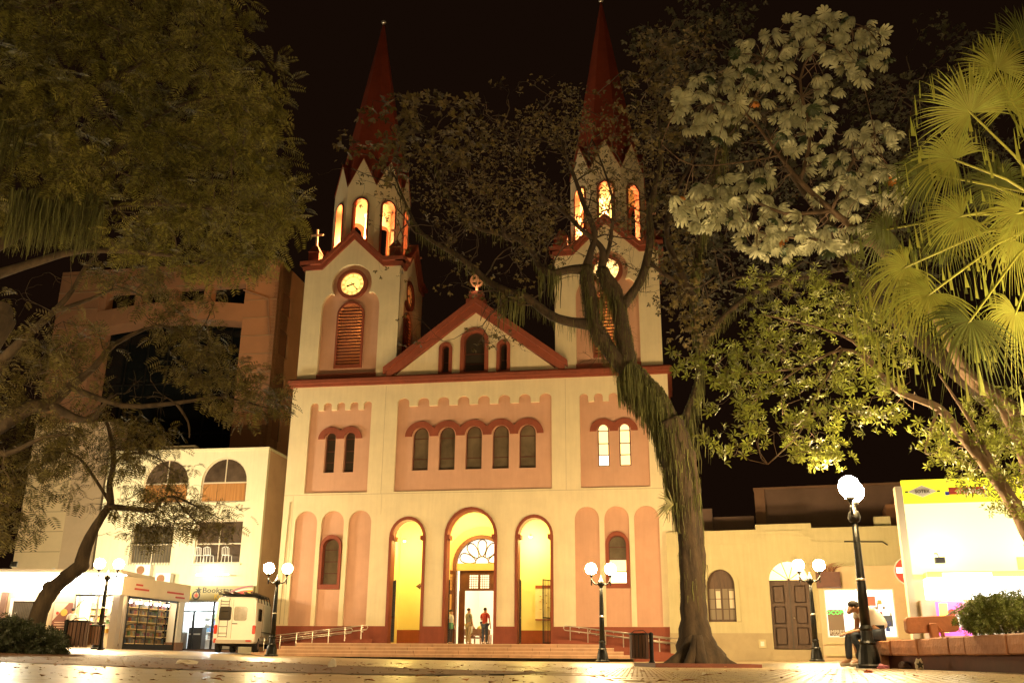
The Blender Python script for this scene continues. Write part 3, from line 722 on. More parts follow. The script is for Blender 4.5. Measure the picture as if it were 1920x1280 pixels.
big = lamp_copy('tall near lamp post beside the seated man with overlapping globes', (6.20, 17.2, g(6.12)), 1.12)
big.scale = (.86, .86, .91)
gmb = globe_mat(LAMP_POWER * 1.5, GR)
for ch in bpy.data.objects:
    if ch.parent == big and ch.name.startswith('globe'): ch.data.materials.clear(); ch.data.materials.append(gmb)
# unseen lamps inferred beyond the picture edges; the last added to light the paving
gms = globe_mat(LAMP_POWER * .2, GR); gmn = globe_mat(LAMP_POWER * .75, GR)
for x, y, r, lb_ in ((-9.3, 10.5, .4, 'double globe lamp post beyond the left edge, under the feathery tree'), (8.4, 10.3, 1.0, 'double globe lamp post beyond the right edge, next to the palm'), (.5, -7, 0, 'double globe lamp post right behind the viewer'),
                     (-14.5, 19, .2, 'double globe lamp post beyond the left edge, near the dark hedge'), (-7, -8, .3, 'double globe lamp post behind the viewer to the left'), (9, -8, .2, 'double globe lamp post behind the viewer to the right'), (16, 20.5, .9, 'double globe lamp post far beyond the right edge, before the billboard'), (3.3, 1.2, .5, 'unseen double globe lamp post added right of the viewer to light the paving')):
    o_ = lamp_copy(lb_, (x, y, g(x)), r)
    if y < 25:
        for ch in bpy.data.objects:
            if ch.parent == o_ and ch.name.startswith('globe'): ch.data.materials.clear(); ch.data.materials.append(gms if y < 0 else gmn)
# ================================================================ left side buildings
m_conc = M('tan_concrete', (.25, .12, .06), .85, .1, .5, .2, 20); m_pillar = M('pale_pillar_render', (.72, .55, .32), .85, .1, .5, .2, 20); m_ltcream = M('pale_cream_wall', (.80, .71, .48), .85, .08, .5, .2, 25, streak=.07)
m_joint2 = M('wall_joint', (.25, .17, .10), .9); m_bglass = M('blue_black_glass', (.005, .006, .006), .12, spec=.3)
m_curtain = M('orange_brown_curtain', (.38, .17, .05), .9, .35, 1.5, stretch=(14, 14, .2))
m_frame = M('pale_window_frame', (.6, .5, .36), .5)
tall = thing('office_building', 'tall brown office block with a huge dark glass recess behind the left trees', 'building', L2W(-23, 9, 0), -YAW)
ft = lambda u, d, z: (u + 23, d - 9, z)
# pillars, joints and beams
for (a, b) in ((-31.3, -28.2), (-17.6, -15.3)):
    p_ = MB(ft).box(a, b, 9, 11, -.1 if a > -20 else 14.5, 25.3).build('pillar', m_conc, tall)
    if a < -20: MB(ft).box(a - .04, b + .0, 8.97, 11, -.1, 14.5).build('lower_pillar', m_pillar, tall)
    z = 1.2
    while z < 25: MB(ft).box(a + .004, b - .004, 8.95, 8.972 if (a < -20 and z < 14.4) else 9.0, z, z + .03).build('wall_joint', m_joint2, p_); z += 1.25
MB(ft).box(-28.2, -17.6, 9.0, 11, 23.7, 25.3).build('top_beam', m_conc, tall)
# gently bowed beam under the window strip
mb = MB(ft); n = 14
for i in range(n):
    a, b = -28.2 + 10.6 * i / n, -28.2 + 10.6 * (i + 1) / n
    za, zb = [21.0 + .45 * math.sin(PI * (i + k) / n) for k in (0, 1)]
    mb.add([(a, 9.02, za), (b, 9.02, zb), (b, 9.02, zb + 1.25), (a, 9.02, za + 1.25), (a, 10.5, za), (b, 10.5, zb), (b, 10.5, zb + 1.25), (a, 10.5, za + 1.25)], [(0,1,2,3),(4,7,6,5),(0,4,5,1),(3,2,6,7)])
mb.build('bowed_beam', m_conc, tall)
MB(ft).box(-28.2, -17.6, 9.9, 10, 21.5, 23.75).build('window_strip', m_bglass, tall)
for u in (-28.2, -25.6, -23.1, -20.6): MB(ft).box(u, u + .45, 9.1, 9.95, 22.2, 23.72).build('window_pier', m_conc, tall)
MB(ft).box(-28.2, -17.6, 10.9, 11, 0, 21.6).build('glass_wall', m_bglass, tall)
for i in range(1, 7): MB(ft).box(-28.2 + 10.6 * i / 7 - .04, -28.2 + 10.6 * i / 7 + .04, 10.8, 10.95, 0, 21.4).build('mullion', m_metal, tall)
for z in (3.5, 7, 10.5, 14, 17.5): MB(ft).box(-28.2, -17.6, 10.82, 10.94, z - .05, z + .05).build('transom', m_metal, tall)
# glazed bay next to the left pillar
mb = MB(ft); prof = [(-25.9, 9.3), (-25.4, 8.9), (-24.7, 8.7), (-23.9, 8.8), (-23.2, 9.3)]
MB(ft).box(-28.2, -25.9, 8.98, 10.9, -.1, 14.5).build('return_wall', M('tan_return_wall', (.58, .42, .26), .85, .1, .6, .15), tall)
for k in range(4):
    (a, ya), (b, yb) = prof[k], prof[k + 1]
    for z0 in (3.6, 5.4, 7.2, 9.0, 10.8): MB(ft).add([(a, ya, z0), (b, yb, z0), (b, yb, z0 + 1.72), (a, ya, z0 + 1.72)], [(0, 1, 2, 3)]).build('bay_pane', M('bay_glass', (.03, .05, .055), .12, .4, 1.0, spec=.8) if k == 0 and z0 == 3.6 else bpy.data.materials['bay_glass'], tall)
# side wall with windows
swin = [(-1, 0)]
rows = [(21.9, 23.3), (19.0, 20.7), (16.1, 17.6), (13.3, 14.9), (10.4, 12.0)]
fs_ = lambda x, y, z: (-15.3 + 23 - y, x - 9, z)     # x = depth, y = inset
mb = MB(fs_); holes = [rect(d0, d0 + 1.5, a, b) for d0 in (9.9, 13.4, 16.9) for a, b in rows]
mb.plate(rect(9.0, 21, -.1, 25.3), holes, 0, .3); mb.build('side_wall', M('side_wall_light_lift', (.62, .36, .20), .85, .1, .5, .2), tall)  # paler than the front walls to make up for light missing on this side
for d0 in (9.9, 13.4, 16.9):
    for a, b in rows: 
        w_ = MB(fs_).plate(rect(d0, d0 + 1.5, a, b), [rect(d0 + .06, d0 + 1.44, a + .06, b - .06)], .14, .2).build('window', m_metal, tall)
        MB(fs_).plate(rect(d0 + .06, d0 + 1.44, a + .06, b - .06), [], .16, .18).build('pane', M('side_window_glass', (.03, .05, .05), .15) if 'side_window_glass' not in bpy.data.materials else bpy.data.materials['side_window_glass'], w_)
mb = MB(ft); mb.box(-31.3, -15.35, 11, 20.9, 24.9, 25.2); mb.build('roof', m_conc, tall)
MB(ft).tube([(-17.7, 8.92, 23.2), (-15.9, 8.92, 22.5), (-15.6, 8.92, 20)], .05, 6).build('drain_pipe', m_brown, tall)
MB(ft).box(-31.2, -15.4, 20.6, 20.95, 0, 24.9).build('back_wall', m_conc, tall)
MB(ft).lathe([(.05, 0), (.16, .02), (.18, .12), (.14, .24), (.02, .3)], (-28.3, 8.8, 4.9), 12).build('camera_dome', m_white, tall, smooth=True)

cream = thing('arched_window_building', 'cream two storey building with tall arched windows above the lit shops', 'building', L2W(-18, 5, 0), -YAW)
fc = lambda u, d, z: (u + 18, d - 5, z)
wn = [(-15.72, 2.8, 8.48, 9.65, 1.42), (-19.35, 2.8, 8.48, 9.65, 1.42)]
wr = [(-17.1, -14.3, 5.05, 7.45), (-21.0, -18.5, 5.05, 7.25)]
MB(fc).plate(rect(-23.2, -13.15, 3.0, 11.5), [arch(c, w, a, zs, 14, ry=r) for c, w, a, zs, r in wn] + [rect(*r) for r in wr], 5, 5.25).build('front_wall', m_ltcream, cream)
MB(fc).plate(rect(-13.9, -13.15, -.1, 3.0), [], 5, 5.25).build('corner_pier', m_ltcream, cream)
MB(fc).box(-13.4, -13.15, 5.25, 13, -.1, 11.45).build('side_wall', M('pinkish_side_wall', (.56, .36, .22), .9, .12, .6, .2), cream)
mb = MB(fc); mb.box(-23.4, -13.1, 4.93, 5.3, 11.5, 11.62); mb.box(-13.35, -13.08, 5.3, 13, 11.46, 11.6); mb.build('coping', m_ltcream, cream)
MB(fc).box(-20, -18, 5.4, 5.9, 11.6, 11.95).build('roof_block', m_ltcream, cream)
MB(fc).box(-23.2, -13.4, 12.8, 13, 0, 11.4).build('back_wall', m_brown, cream); MB(fc).box(-23.2, -13.4, 5.25, 13, 10.9, 11.3).build('roof', m_brown, cream); MB(fc).box(-23.2, -13.4, 5.26, 12.8, 4.2, 4.5).build('upper_floor', m_brown, cream); MB(fc).box(-23.2, -23, 5.26, 12.8, 0, 11.4).build('end_wall', m_brown, cream)
for c, w, a, zs, r in wn:
    f_ = MB(fc).plate(arch(c, w, a, zs, 14, ry=r), [arch(c, w - .14, a + .07, zs, 14, ry=r - .07)], 5.12, 5.2).build('window', m_frame, cream)
    MB(fc).box(c - .03, c + .03, 5.13, 5.19, a + .07, zs + r - .07).build('mullion', m_frame, f_); MB(fc).box(c - w / 2 + .07, c + w / 2 - .07, 5.131, 5.189, 9.58, 9.66).build('transom', m_frame, f_)
    MB(fc).plate(arch(c, w - .12, a + .06, zs, 14, ry=r - .06), [], 5.15, 5.16).build('pane', M('dim_window_glass', (.09, .06, .04), .15, .5, .9, spec=.8) if 'dim_window_glass' not in bpy.data.materials else bpy.data.materials['dim_window_glass'], f_)
    cu = MB(fc); npl = 26
    for i in range(npl): 
        x0 = c - w / 2 + .09 + (w - .18) * i / npl; x1 = x0 + (w - .18) / npl; o = .02 * (i % 2)
        cu.add([(x0, 5.10 + o, a + .08), (x1, 5.12 - o, a + .08), (x1, 5.12 - o, 9.57), (x0, 5.10 + o, 9.57)], [(0, 1, 2, 3)])
    cu.build('curtain', m_curtain, f_)
for x0, x1, z0, z1 in wr:
    f_ = MB(fc).plate(rect(x0, x1, z0, z1), [rect(x0 + .07, x1 - .07, z0 + .07, z1 - .07)], 5.12, 5.2).build('window', m_frame, cream)
    MB(fc).box((x0 + x1) / 2 - .03, (x0 + x1) / 2 + .03, 5.13, 5.19, z0 + .07, z1 - .07).build('mullion', m_frame, f_); MB(fc).box(x0 + .07, x1 - .07, 5.131, 5.189, 6.1, 6.17).build('transom', m_frame, f_)
    MB(fc).plate(rect(x0 + .06, x1 - .06, z0 + .06, z1 - .06), [], 5.23, 5.24).build('pane', bpy.data.materials['dim_window_glass'] if x0 > -18 else m_glassgrey, f_)
# window bars and print on the left lower window
for i in range(15): MB(fc).tube([(-21.0 + 2.5 * i / 14, 4.9, 4.95), (-21.0 + 2.5 * i / 14, 4.9, 7.35)], .018, 5).build('window_bar', m_metal, cream)
MB(fc).tube([(-21.05, 4.9, 6.2), (-18.45, 4.9, 6.2)], .02, 5).build('window_bar', m_metal, cream)
m_printred = M('red_print', (.45, .05, .03), .6)
MB(fc).box(-17.2, -14.2, 4.9, 5.0, 4.93, 5.02).build('sill', m_ltcream, cream)
def chair(x, y, z, lab):
    t = thing('plastic_chair', lab, 'chair', L2W(x, y, z), -YAW, 'white plastic chairs inside the window')
    MB().box(-.21, .21, -.2, .2, .42, .45).build('seat', m_white, t)
    bk = MB(); bk.tube([(-.2, .2, .45), (-.2, .26, .82), (0, .28, .88), (.2, .26, .82), (.2, .2, .45)], .022, 6); 
    for k in (-.1, 0, .1): bk.tube([(k, .2, .45), (k, .27, .86)], .016, 5)
    bk.build('backrest', m_white, t)
    for sx in (-.19, .19):
        for sy in (-.18, .18): MB().tube([(sx, sy, .43), (sx * 1.15, sy * 1.2, 0)], .018, 5).build('leg', m_white, t)
    return t
# chairs stand on a ledge right behind the glass front
for k, (u, lab) in enumerate(((-16.62, 'leftmost of the three white plastic chairs behind the wide upper window'), (-16.05, 'middle white plastic chair behind the wide upper window, by the mullion'), (-14.95, 'right white plastic chair alone behind the right half of the upper window'))):
    chair(u, 4.72 - 0, 5.02, lab).rotation_euler = (0, 0, -YAW + PI)
def ac(u, z, lab, d=4.8):
    t = thing('air_conditioner', lab, 'air conditioner', L2W(u, d, z), -YAW, 'air conditioner units on the shop roof')
    MB().box(-.45, .45, -.18, .18, 0, .62).build('casing', m_white, t)
    MB().plate(circ(-.12, .31, .24, 20), [circ(-.12, .31, .22, 20)], -.2, -.17).build('fan_ring', m_conc, t)
    MB().plate(circ(-.12, .31, .215, 20), [], -.185, -.18).build('fan_grille', m_conc, t); MB().box(-.4, -.34, -.15, .15, -.1, 0).build('foot', m_metal, t); MB().box(.34, .4, -.15, .15, -.1, 0).build('foot', m_metal, t)
ac(-19.9, 4.35, 'upper white air conditioner unit on the wall below the barred window'); ac(-18.5, 3.85, 'lower white air conditioner unit right above the shop fascia', 4.6)

# ---------------------------------------------------------------- shop row
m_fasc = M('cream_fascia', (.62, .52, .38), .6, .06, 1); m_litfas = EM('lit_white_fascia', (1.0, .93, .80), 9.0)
m_shopint = M('shop_wall', (.75, .62, .42), .7); m_alu = M('aluminium_post', (.5, .43, .36), .35, metal=.7)
cols = [(.55, .12, .05), (.6, .35, .06), (.12, .22, .3), (.5, .45, .35), (.15, .3, .12), (.6, .5, .15), (.35, .1, .15), (.2, .14, .1), (.6, .58, .5), (.1, .12, .2)]
m_goods = [M('goods_%s' % n, c, .6) for n, c in zip(('red', 'orange', 'blue', 'beige', 'green', 'yellow', 'plum', 'brown', 'white', 'navy'), cols)]
pa = thing('corner_shop', 'shop with a glaring white fascia, posters and open lit doorway', 'shop', (-24, 46, 0), 0)
Z0 = .3
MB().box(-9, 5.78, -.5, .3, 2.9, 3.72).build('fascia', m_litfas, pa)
MB().box(-9, 5.78, -.45, 4, 3.72, 3.9).build('shop_roof', m_fasc, pa)
MB().box(-9, 3.55, .31, .5, -.1, 2.9).build('shop_wall', M('tan_shop_wall', (.6, .46, .26), .8, .08), pa)
for x0, x1 in ((.62, 1.87), (-2.6, -.6), (-5.4, -3.2)):
    w_ = MB().plate(rect(x0 - .12, x1 + .12, 1.0, 2.6), [rect(x0, x1, 1.12, 2.48)], .2, .3).build('window', m_white, pa)
    MB().box(x0, x1, .27, .285, 1.12, 2.48).build('pane', m_glassgrey, w_)
    gr = MB()
    for k in range(1, 16): gr.box(x0 + (x1 - x0) * k / 16 - .006, x0 + (x1 - x0) * k / 16 + .006, .25, .26, 1.12, 2.48)
    gr.build('mesh_screen', m_metal, w_)
MB().box(.08, .32, .1, .3, -.1, 2.9).build('wall_post', m_brown, pa)
# tall poster on the wall
m_pbrown = M('poster_brown', (.22, .09, .06), .6); m_pcream = M('poster_cream', (.7, .5, .35), .6)
ps = MB().box(2.62, 3.5, .12, .2, .75, 2.42).build('poster', m_pbrown, pa)
MB().plate([(2.64, 1.6), (3.3, 2.4), (2.64, 2.4)], [], .105, .119).build('poster_picture', m_pcream, ps)
MB().plate(circ(3.14, 1.98, .16, 12), [], .095, .104).build('poster_figure', m_goods[1], ps); MB().plate(circ(2.84, 1.95, .07, 8), [], .095, .104).build('poster_figure', m_printred, ps)
for k in range(5): MB().box(2.75, 2.75 + rr.uniform(.4, .65), .105, .118, 1.52 - k * .11, 1.55 - k * .11).build('poster_print', m_pcream, ps)
MB().plate(circ(3.2, .93, .12, 10), [], .105, .118).build('poster_logo', m_printred, ps)
# open doorway with goods inside
MB().box(3.55, 4.9, 2.0, 2.2, -.1, 3.0).build('shop_back_wall', m_shopint, pa); MB().box(3.56, 3.7, .5, 2.0, -.1, 2.9).build('shop_side_wall', m_shopint, pa); MB().box(4.9, 5.0, .75, 2.2, -.1, 2.9).build('shop_side_wall', m_shopint, pa); MB().box(5.0, 5.62, .75, .8, -.1, 2.75).build('shop_side_wall', m_shopint, pa); MB().box(3.7, 4.9, .3, 2.0, Z0 - .35, Z0 + .12).build('shop_floor', m_step, pa)
MB().box(3.56, 5.8, .1, .2, 2.72, 2.8).build('door_head', m_metal, pa)
for x in (3.62, 4.66, 5.62): MB().box(x - .05, x + .05, .08, .2, Z0 - .2, 2.72).build('door_post', m_alu, pa)
for s_, x in ((1, 3.68), (-1, 5.56)): MB().tube([(x, .12, 2.2), (x + s_ * .18, .12, 2.45), (x + s_ * .5, .12, 2.7)], .02, 5).build('scroll_bracket', m_metal, pa)
for r_ in range(6):
    z = .72 + r_ * .31; MB().box(3.72, 4.88, 1.6, 1.98, z - .03, z).build('shelf', m_fasc, pa); x = 3.75
    while x < 4.7:
        w = rr.uniform(.07, .2); MB().box(x, x + w - .02, 1.65, 1.85, z, z + rr.uniform(.14, .26)).build('goods', rr.choice(m_goods), pa); x += w
for k in range(9):
    x = 4.85 + rr.random() * .6; z = .62 + rr.random() * 1.6; MB().box(x, x + rr.uniform(.1, .2), .45, .7, z, z + rr.uniform(.1, .24)).build('goods', rr.choice(m_goods), pa)
light_at(pa, (4.4, 1.3, 2.75), 320, (1, .85, .55), .1, 'shop_lamp'); MB().box(4.0, 4.9, 1.25, 1.35, 2.82, 2.88).build('shop_tube', EM('shop_tube_light', (1, .9, .7), 12), pa)
fq = MB().box(4.2, 4.5, .2, .3, 4.05, 4.3).build('flood_lamp', m_metal, pa); MB().tube([(4.35, .3, 3.9), (4.35, .3, 4.1)], .03, 6).build('flood_bracket', m_metal, fq); light_at(pa, (4.35, .55, 4.45), 3000, (1, .86, .55), .12, 'flood_light')
fq = MB().box(.2, .5, .2, .3, 4.05, 4.3).build('flood_lamp', m_metal, pa); light_at(pa, (.35, .55, 4.45), 3200, (1, .86, .55), .12, 'flood_light')
light_at(pa, (5.2, .4, 2.6), 40, (1, .8, .45), .1, 'shop_lamp')

AB = math.radians(80.537677)
m_books = [M('book_cover', tuple(.42 * x + .012 for x in c), .6) for c in cols + [(.3, .2, .1), (.45, .3, .12), (.2, .16, .12)]]
pb = thing('bookshop_window', 'glazed book display cabinet with rows of lit shelves beside the van', 'shop window', (-18.26, 46.0, 0), AB)
MB().box(-.15, 6.4, -.12, .6, 2.78, 3.66).build('fascia', m_fasc, pb)
for x, w, z in ((1.0, .6, 3.28), (.9, 1.3, 3.08), (4.0, 1.7, 3.12), (4.9, .95, 2.92)): MB().box(x, x + w, -.14, -.1201, z, z + .09).build('fascia_print', m_printred, pb)
MB().box(-.15, .2, -.05, .3, -.1, 2.78).build('corner_post', m_alu, pb); MB().box(.5, .62, -.02, .1, -.1, 2.78).build('corner_post', m_alu, pb)
MB().plate(rect(.7, 5.5, -.1, 2.78), [rect(.8, 5.42, .62, 2.68)], 0, .05).build('cabinet_frame', m_metal, pb)
MB().box(.7, 5.5, .72, .78, -.1, 2.78).build('cabinet_back', m_shopint, pb); MB().box(.7, 5.5, .06, .72, .5, .62).build('cabinet_floor', m_brown, pb)
for i in range(1, 5): MB().box(.85 + 4.5 * i / 5 - .03, .85 + 4.5 * i / 5 + .03, .0, .03, .62, 2.68).build('cabinet_mullion', m_metal, pb)
nb_ = 0
for i in range(5):
    for r_ in range(6):
        x0 = .92 + 4.5 * i / 5; x1 = x0 + .76; z = .66 + r_ * .335
        MB().box(x0, x1, .35, .7, z - .03, z).build('shelf', M('shelf_lit_tone', (.8, .6, .3), .5) if nb_ == 0 else bpy.data.materials['shelf_lit_tone'], pb); nb_ += 1  # bright gold stands for light caught on the shelf edges
        x = x0 + .01
        while x < x1 - .08:
            w = rr.uniform(.06, .13); MB().box(x, x + w - .012, .42, .66, z, z + rr.uniform(.13, .25)).build('book', rr.choice(m_books), pb); x += w
for i in range(5): light_at(pb, (1.3 + i * .9, .22, 2.62), 13, (1, .72, .34), .04, 'shelf_lamp'); MB().box(1.05 + i * .9, 1.55 + i * .9, .3, .36, 2.5, 2.6).build('tube_light', EM('tube_light', (.95, .9, 1), 10) if i == 0 else bpy.data.materials['tube_light'], pb)
MB().box(5.55, 6.1, -.05, .5, -.1, 2.78).build('white_pillar', m_white, pb); MB().box(5.5, 6.3, -.1, .55, -.1, .75).build('pillar_base', m_brown, pb)

bk = thing('bookshop_front', 'lit bookshop entrance with painted banner behind the white van', 'shop', L2W(-15.2, 5, 0), -YAW)
fb = lambda u, d, z: (u + 15.2, d - 5, z)
m_ban = M('olive_banner', (.40, .34, .18), .7, .08, 1); m_ink = M('dark_ink', (.04, .035, .03), .6); m_yel = M('sign_yellow', (.75, .5, .04), .6)
MB(fb).box(-17.45, -13.2, 4.75, 4.99, 3.02, 3.78).build('banner', m_ban, bk)
text('lettering', '\u2605Bookstar', m_ink, bk, (-.35, -.26, 3.42), .42, sx=1.15); text('lettering', 'Ki', m_yel, bk, (-.1, -.26, 3.06), .42); text('lettering', '-', m_ink, bk, (.25, -.26, 3.1), .42)
def star(cx_, cz, R, r, rot=PI / 2): return [(cx_ + (R if k % 2 == 0 else r) * math.cos(rot + k * PI / 5), cz + (R if k % 2 == 0 else r) * math.sin(rot + k * PI / 5)) for k in range(10)]
MB(fb).plate(circ(-16.55, 3.28, .24, 20), [circ(-16.55, 3.28, .17, 20)], 4.72, 4.749).build('round_emblem', m_ink, bk); MB(fb).plate(star(-16.55, 3.28, .17, .07), [], 4.72, 4.748).build('star_emblem', m_printred, bk)
MB(fb).plate(rect(-17.4, -16.85, 3.05, 3.45), [], 4.73, 4.749).build('yellow_patch', m_yel, bk); MB(fb).plate(star(-17.05, 3.25, .2, .09, .4), [], 4.71, 4.729).build('splash_emblem', m_printred, bk)
MB(fb).plate([(-14.9, 3.04), (-13.25, 3.04), (-13.25, 3.6), (-14.0, 3.45)], [], 4.73, 4.749).build('yellow_patch', m_yel, bk)
for dz, mm, t_ in ((0, m_goods[6], .07), (-.1, m_white, .06), (-.18, m_printred, .05)):
    a = [(-15.0 + 1.75 * k / 8, 3.12 + dz * .6 + .62 * (1 - (1 - k / 8) ** 2) + dz * k / 8) for k in range(9)]; MB(fb).plate(a + [(x, z + t_) for x, z in reversed(a)], [], 4.70, 4.728).build('painted_swoosh', mm, bk)
MB(fb).plate(circ(-13.9, 3.26, .22, 14), [], 4.71, 4.7295).build('red_patch', m_printred, bk)
mb = MB(fb); mb.box(-17.5, -13.2, 8, 8.2, -.1, 3.0); mb.box(-17.6, -17.45, 5, 8, -.1, 3.0); mb.build('shop_back_wall', m_white, bk); MB(fb).box(-17.5, -13.2, 5.0, 8, 2.95, 3.05).build('shop_ceiling', m_white, bk); MB(fb).box(-17.45, -13.9, 4.8, 8, -.1, .42).build('shop_floor', m_brown, bk)
MB(fb).plate(rect(-17.4, -13.95, .42, 3.0), [rect(-17.32, -16.75, .46, 2.4), rect(-16.65, -15.6, .46, 2.4), rect(-15.5, -14.0, .46, 2.4), rect(-17.32, -15.6, 2.46, 2.95), rect(-15.5, -14.0, 2.46, 2.95)], 5.0, 5.1).build('door_frame', m_metal, bk)
MB(fb).box(-17.2, -16.4, 5.6, 6.1, .42, 1.6).build('photocopier', m_ink, bk); MB(fb).box(-17.15, -16.5, 5.58, 5.6, 1.2, 1.28).build('copier_panel', m_white, bk)
MB(fb).box(-15.5, -14.4, 5.7, 6.2, .42, 1.3).build('counter', m_goods[3], bk)
for z in (1.0, 1.4, 1.8, 2.2):
    MB(fb).box(-17.3, -13.6, 7.7, 7.99, z - .03, z).build('shelf', m_fasc, bk)
    x = -17.2
    while x < -13.8: w = rr.uniform(.1, .3); MB(fb).box(x, x + w - .03, 7.72, 7.9, z, z + rr.uniform(.15, .32)).build('goods', rr.choice(m_goods), bk); x += w
light_at(bk, (-.9, 1.6, 2.75), 420, (.75, .92, 1.0), .15, 'shop_lamp'); light_at(bk, (.5, 1.9, 2.7), 110, (.85, .95, 1.0), .15, 'shop_lamp')
MB(fb).box(-16.8, -15.6, 6.3, 6.4, 2.84, 2.9).build('tube_light', EM('shop_tube', (.85, .95, 1), 14), bk)
light_at(bk, (-.7, -.6, 4.4), 45, (1, .9, .7), .05, 'banner_lamp'); MB(fb).box(-16.5, -14.6, 4.35, 4.45, 4.33, 4.4).build('banner_tube', EM('banner_tube', (1, .93, .75), 10), bk)
MB(fb).box(-15.6, -15.56, 4.4, 5, 4.36, 4.4).build('tube_bracket', m_metal, bk)

# ---------------------------------------------------------------- van
m_vanw = M('white_van_paint', (.78, .75, .66), .35, .04, 1, spec=.5); m_tyre = M('tyre_rubber', (.015, .014, .013), .85)
van = thing('van', 'white panel van seen from behind with roof rack and rear ladder', 'van', at(436, 1222, 46.2).to_2d().to_3d() + Vector((0, 0, g(-13) + .05)), .09)
def rrect(w, z0, z1, r, seg=4, tw=0):
    pts = []
    for (cx_, cz, a0, rad) in ((w / 2 - .12, z0 + .12, -PI / 2, .12), (w / 2 - r - tw, z1 - r, 0, r), (-w / 2 + r + tw, z1 - r, PI / 2, r), (-w / 2 + .12, z0 + .12, PI, .12)):
        for k in range(seg + 1): a = a0 + PI / 2 * k / seg; pts.append((cx_ + rad * math.cos(a), cz + rad * math.sin(a)))
    return pts
st = [(.10, .0, 1.86, .45, 2.42, .14), (.0, .03, 1.93, .42, 2.47, .2), (0, .12, 1.95, .40, 2.5, .2), (0, 4.2, 1.95, .4, 2.5, .2), (0, 4.5, 1.93, .4, 2.35, .25), (0, 5.0, 1.9, .42, 1.7, .2), (0, 5.6, 1.8, .45, 1.25, .15), (0, 5.75, 1.7, .5, 1.1, .1)]
mb = MB(); vs = []; fs = []
for _, y, w, z0, z1, r in st: vs += [(x, y, z) for x, z in rrect(w, z0, z1, r, tw=.06)]
k = 20
for i in range(len(st) - 1):
    for j in range(k): a, b = i * k + j, i * k + (j + 1) % k; fs.append((a, b, b + k, a + k))
fs += [tuple(reversed(range(k))), tuple(range((len(st) - 1) * k, len(st) * k))]
body = mb.add(vs, fs).build('body', m_vanw, van, smooth=False)
bv = body.modifiers.new('bevel', 'BEVEL'); bv.width = .02; bv.segments = 2; bv.limit_method = 'ANGLE'
def rr_plate(x0, x1, z0, z1, r):
    return [(x1 - r + r * math.cos(a), z0 + r + r * math.sin(a)) for a in (-PI / 2, -PI / 4, 0)] + [(x1 - r + r * math.cos(a), z1 - r + r * math.sin(a)) for a in (0, PI / 4, PI / 2)] + [(x0 + r + r * math.cos(a), z1 - r + r * math.sin(a)) for a in (PI / 2, 3 * PI / 4, PI)] + [(x0 + r + r * math.cos(a), z0 + r + r * math.sin(a)) for a in (PI, 5 * PI / 4, 3 * PI / 2)]
MB().plate(rr_plate(-.78, -.22, 1.42, 2.05, .08), [], -.02, .02).build('rear_window', m_glass, van)
MB().plate(rr_plate(-.10, .50, 1.42, 2.05, .08), [], -.02, .02).build('rear_window', M('lit_grey_van_glass', (.30, .26, .2), .1, .4, 2), van)
MB().box(-.17, -.155, -.006, .02, .62, 2.36).build('door_seam', m_joint2, van); MB().box(-.15, .1, -.04, .01, 1.26, 1.3).build('door_handle', m_metal, van)
MB().box(-.82, .82, -.06, .1, .40, .56).build('bumper', M('grey_bumper', (.4, .34, .27), .5), van)
MB().box(-.92, -.80, -.04, .12, .42, .62).build('red_reflector', m_printred, van); MB().box(.55, .78, -.08, -.055, .48, .56).build('red_reflector', m_printred, van)
for x0 in (-.95, .80): MB().plate(rr_plate(x0, x0 + .15, .82, 1.22, .05), [], -.03, .1).build('tail_light', M('tail_light_red', (.5, .04, .02), .2) if x0 < 0 else bpy.data.materials['tail_light_red'], van)
sd = lambda x, y, z: (.975 - .012 - y * 0 + .02 - y, x, z)
MB(lambda x, y, z: (.94 + y, x, z)).plate(rr_plate(.5, 1.35, 1.42, 1.98, .08), [], 0, .045).build('side_window', m_glass, van)
MB().box(.97, .985, 1.6, 5.2, .92, .96).build('side_trim', m_metal, van); MB().box(.965, .98, 1.72, 1.735, .6, 2.2).build('door_seam', m_joint2, van)
for (x, y) in ((.86, 1.0), (-.86, 1.0), (.86, 4.7), (-.86, 4.7)):
    w_ = MB(lambda a, b, c, x=x, y=y: (x + c, y + a, .34 + b)).lathe([(.2, -.12), (.32, -.12), (.345, -.09), (.345, .09), (.32, .12), (.2, .12)], seg=20).build('wheel', m_tyre, van)
    MB(lambda a, b, c, x=x, y=y: (x + c, y + a, .34 + b)).lathe([(.02, -.13), (.2, -.125), (.2, .125), (.02, .13)], seg=14).build('wheel_rim', m_alu, w_)
MB().box(-.9, .9, .3, 5.4, .3, .46).build('underbody', m_tyre, van)
ld_ = MB(); 
for x in (-.72, -.34): ld_.tube([(x, -.1, .66), (x, -.1, 2.3), (x, .15, 2.56)], .014, 5)
for z in (.7, .86, 1.15, 1.5, 1.84, 2.14, 2.28): ld_.tube([(-.72, -.1, z), (-.34, -.1, z)], .012, 5)
ld_.build('rear_ladder', m_metal, van)
rk = MB().tube([(-.85, -.2, 2.66), (-.85, 3.9, 2.66)], .03, 6).build('rack_rail', m_wood, van); MB().tube([(.85, -.2, 2.66), (.85, 3.9, 2.66)], .03, 6).build('rack_rail', m_wood, van)
for y in (.1, 1.0, 1.9, 2.8, 3.7): MB().box(-.9, .9, y - .03, y + .03, 2.58, 2.63).build('rack_bar', m_metal, van); MB().tube([(.9, y, 2.6), (.98, y, 2.25)], .025, 5).build('rack_strut', m_metal, van)
for k, x in enumerate((-.6, -.2, .3, .6)): MB().box(x, x + .09, -.45 + .1 * k, 3.7, 2.64, 2.72).build('roof_plank', m_wood, van)

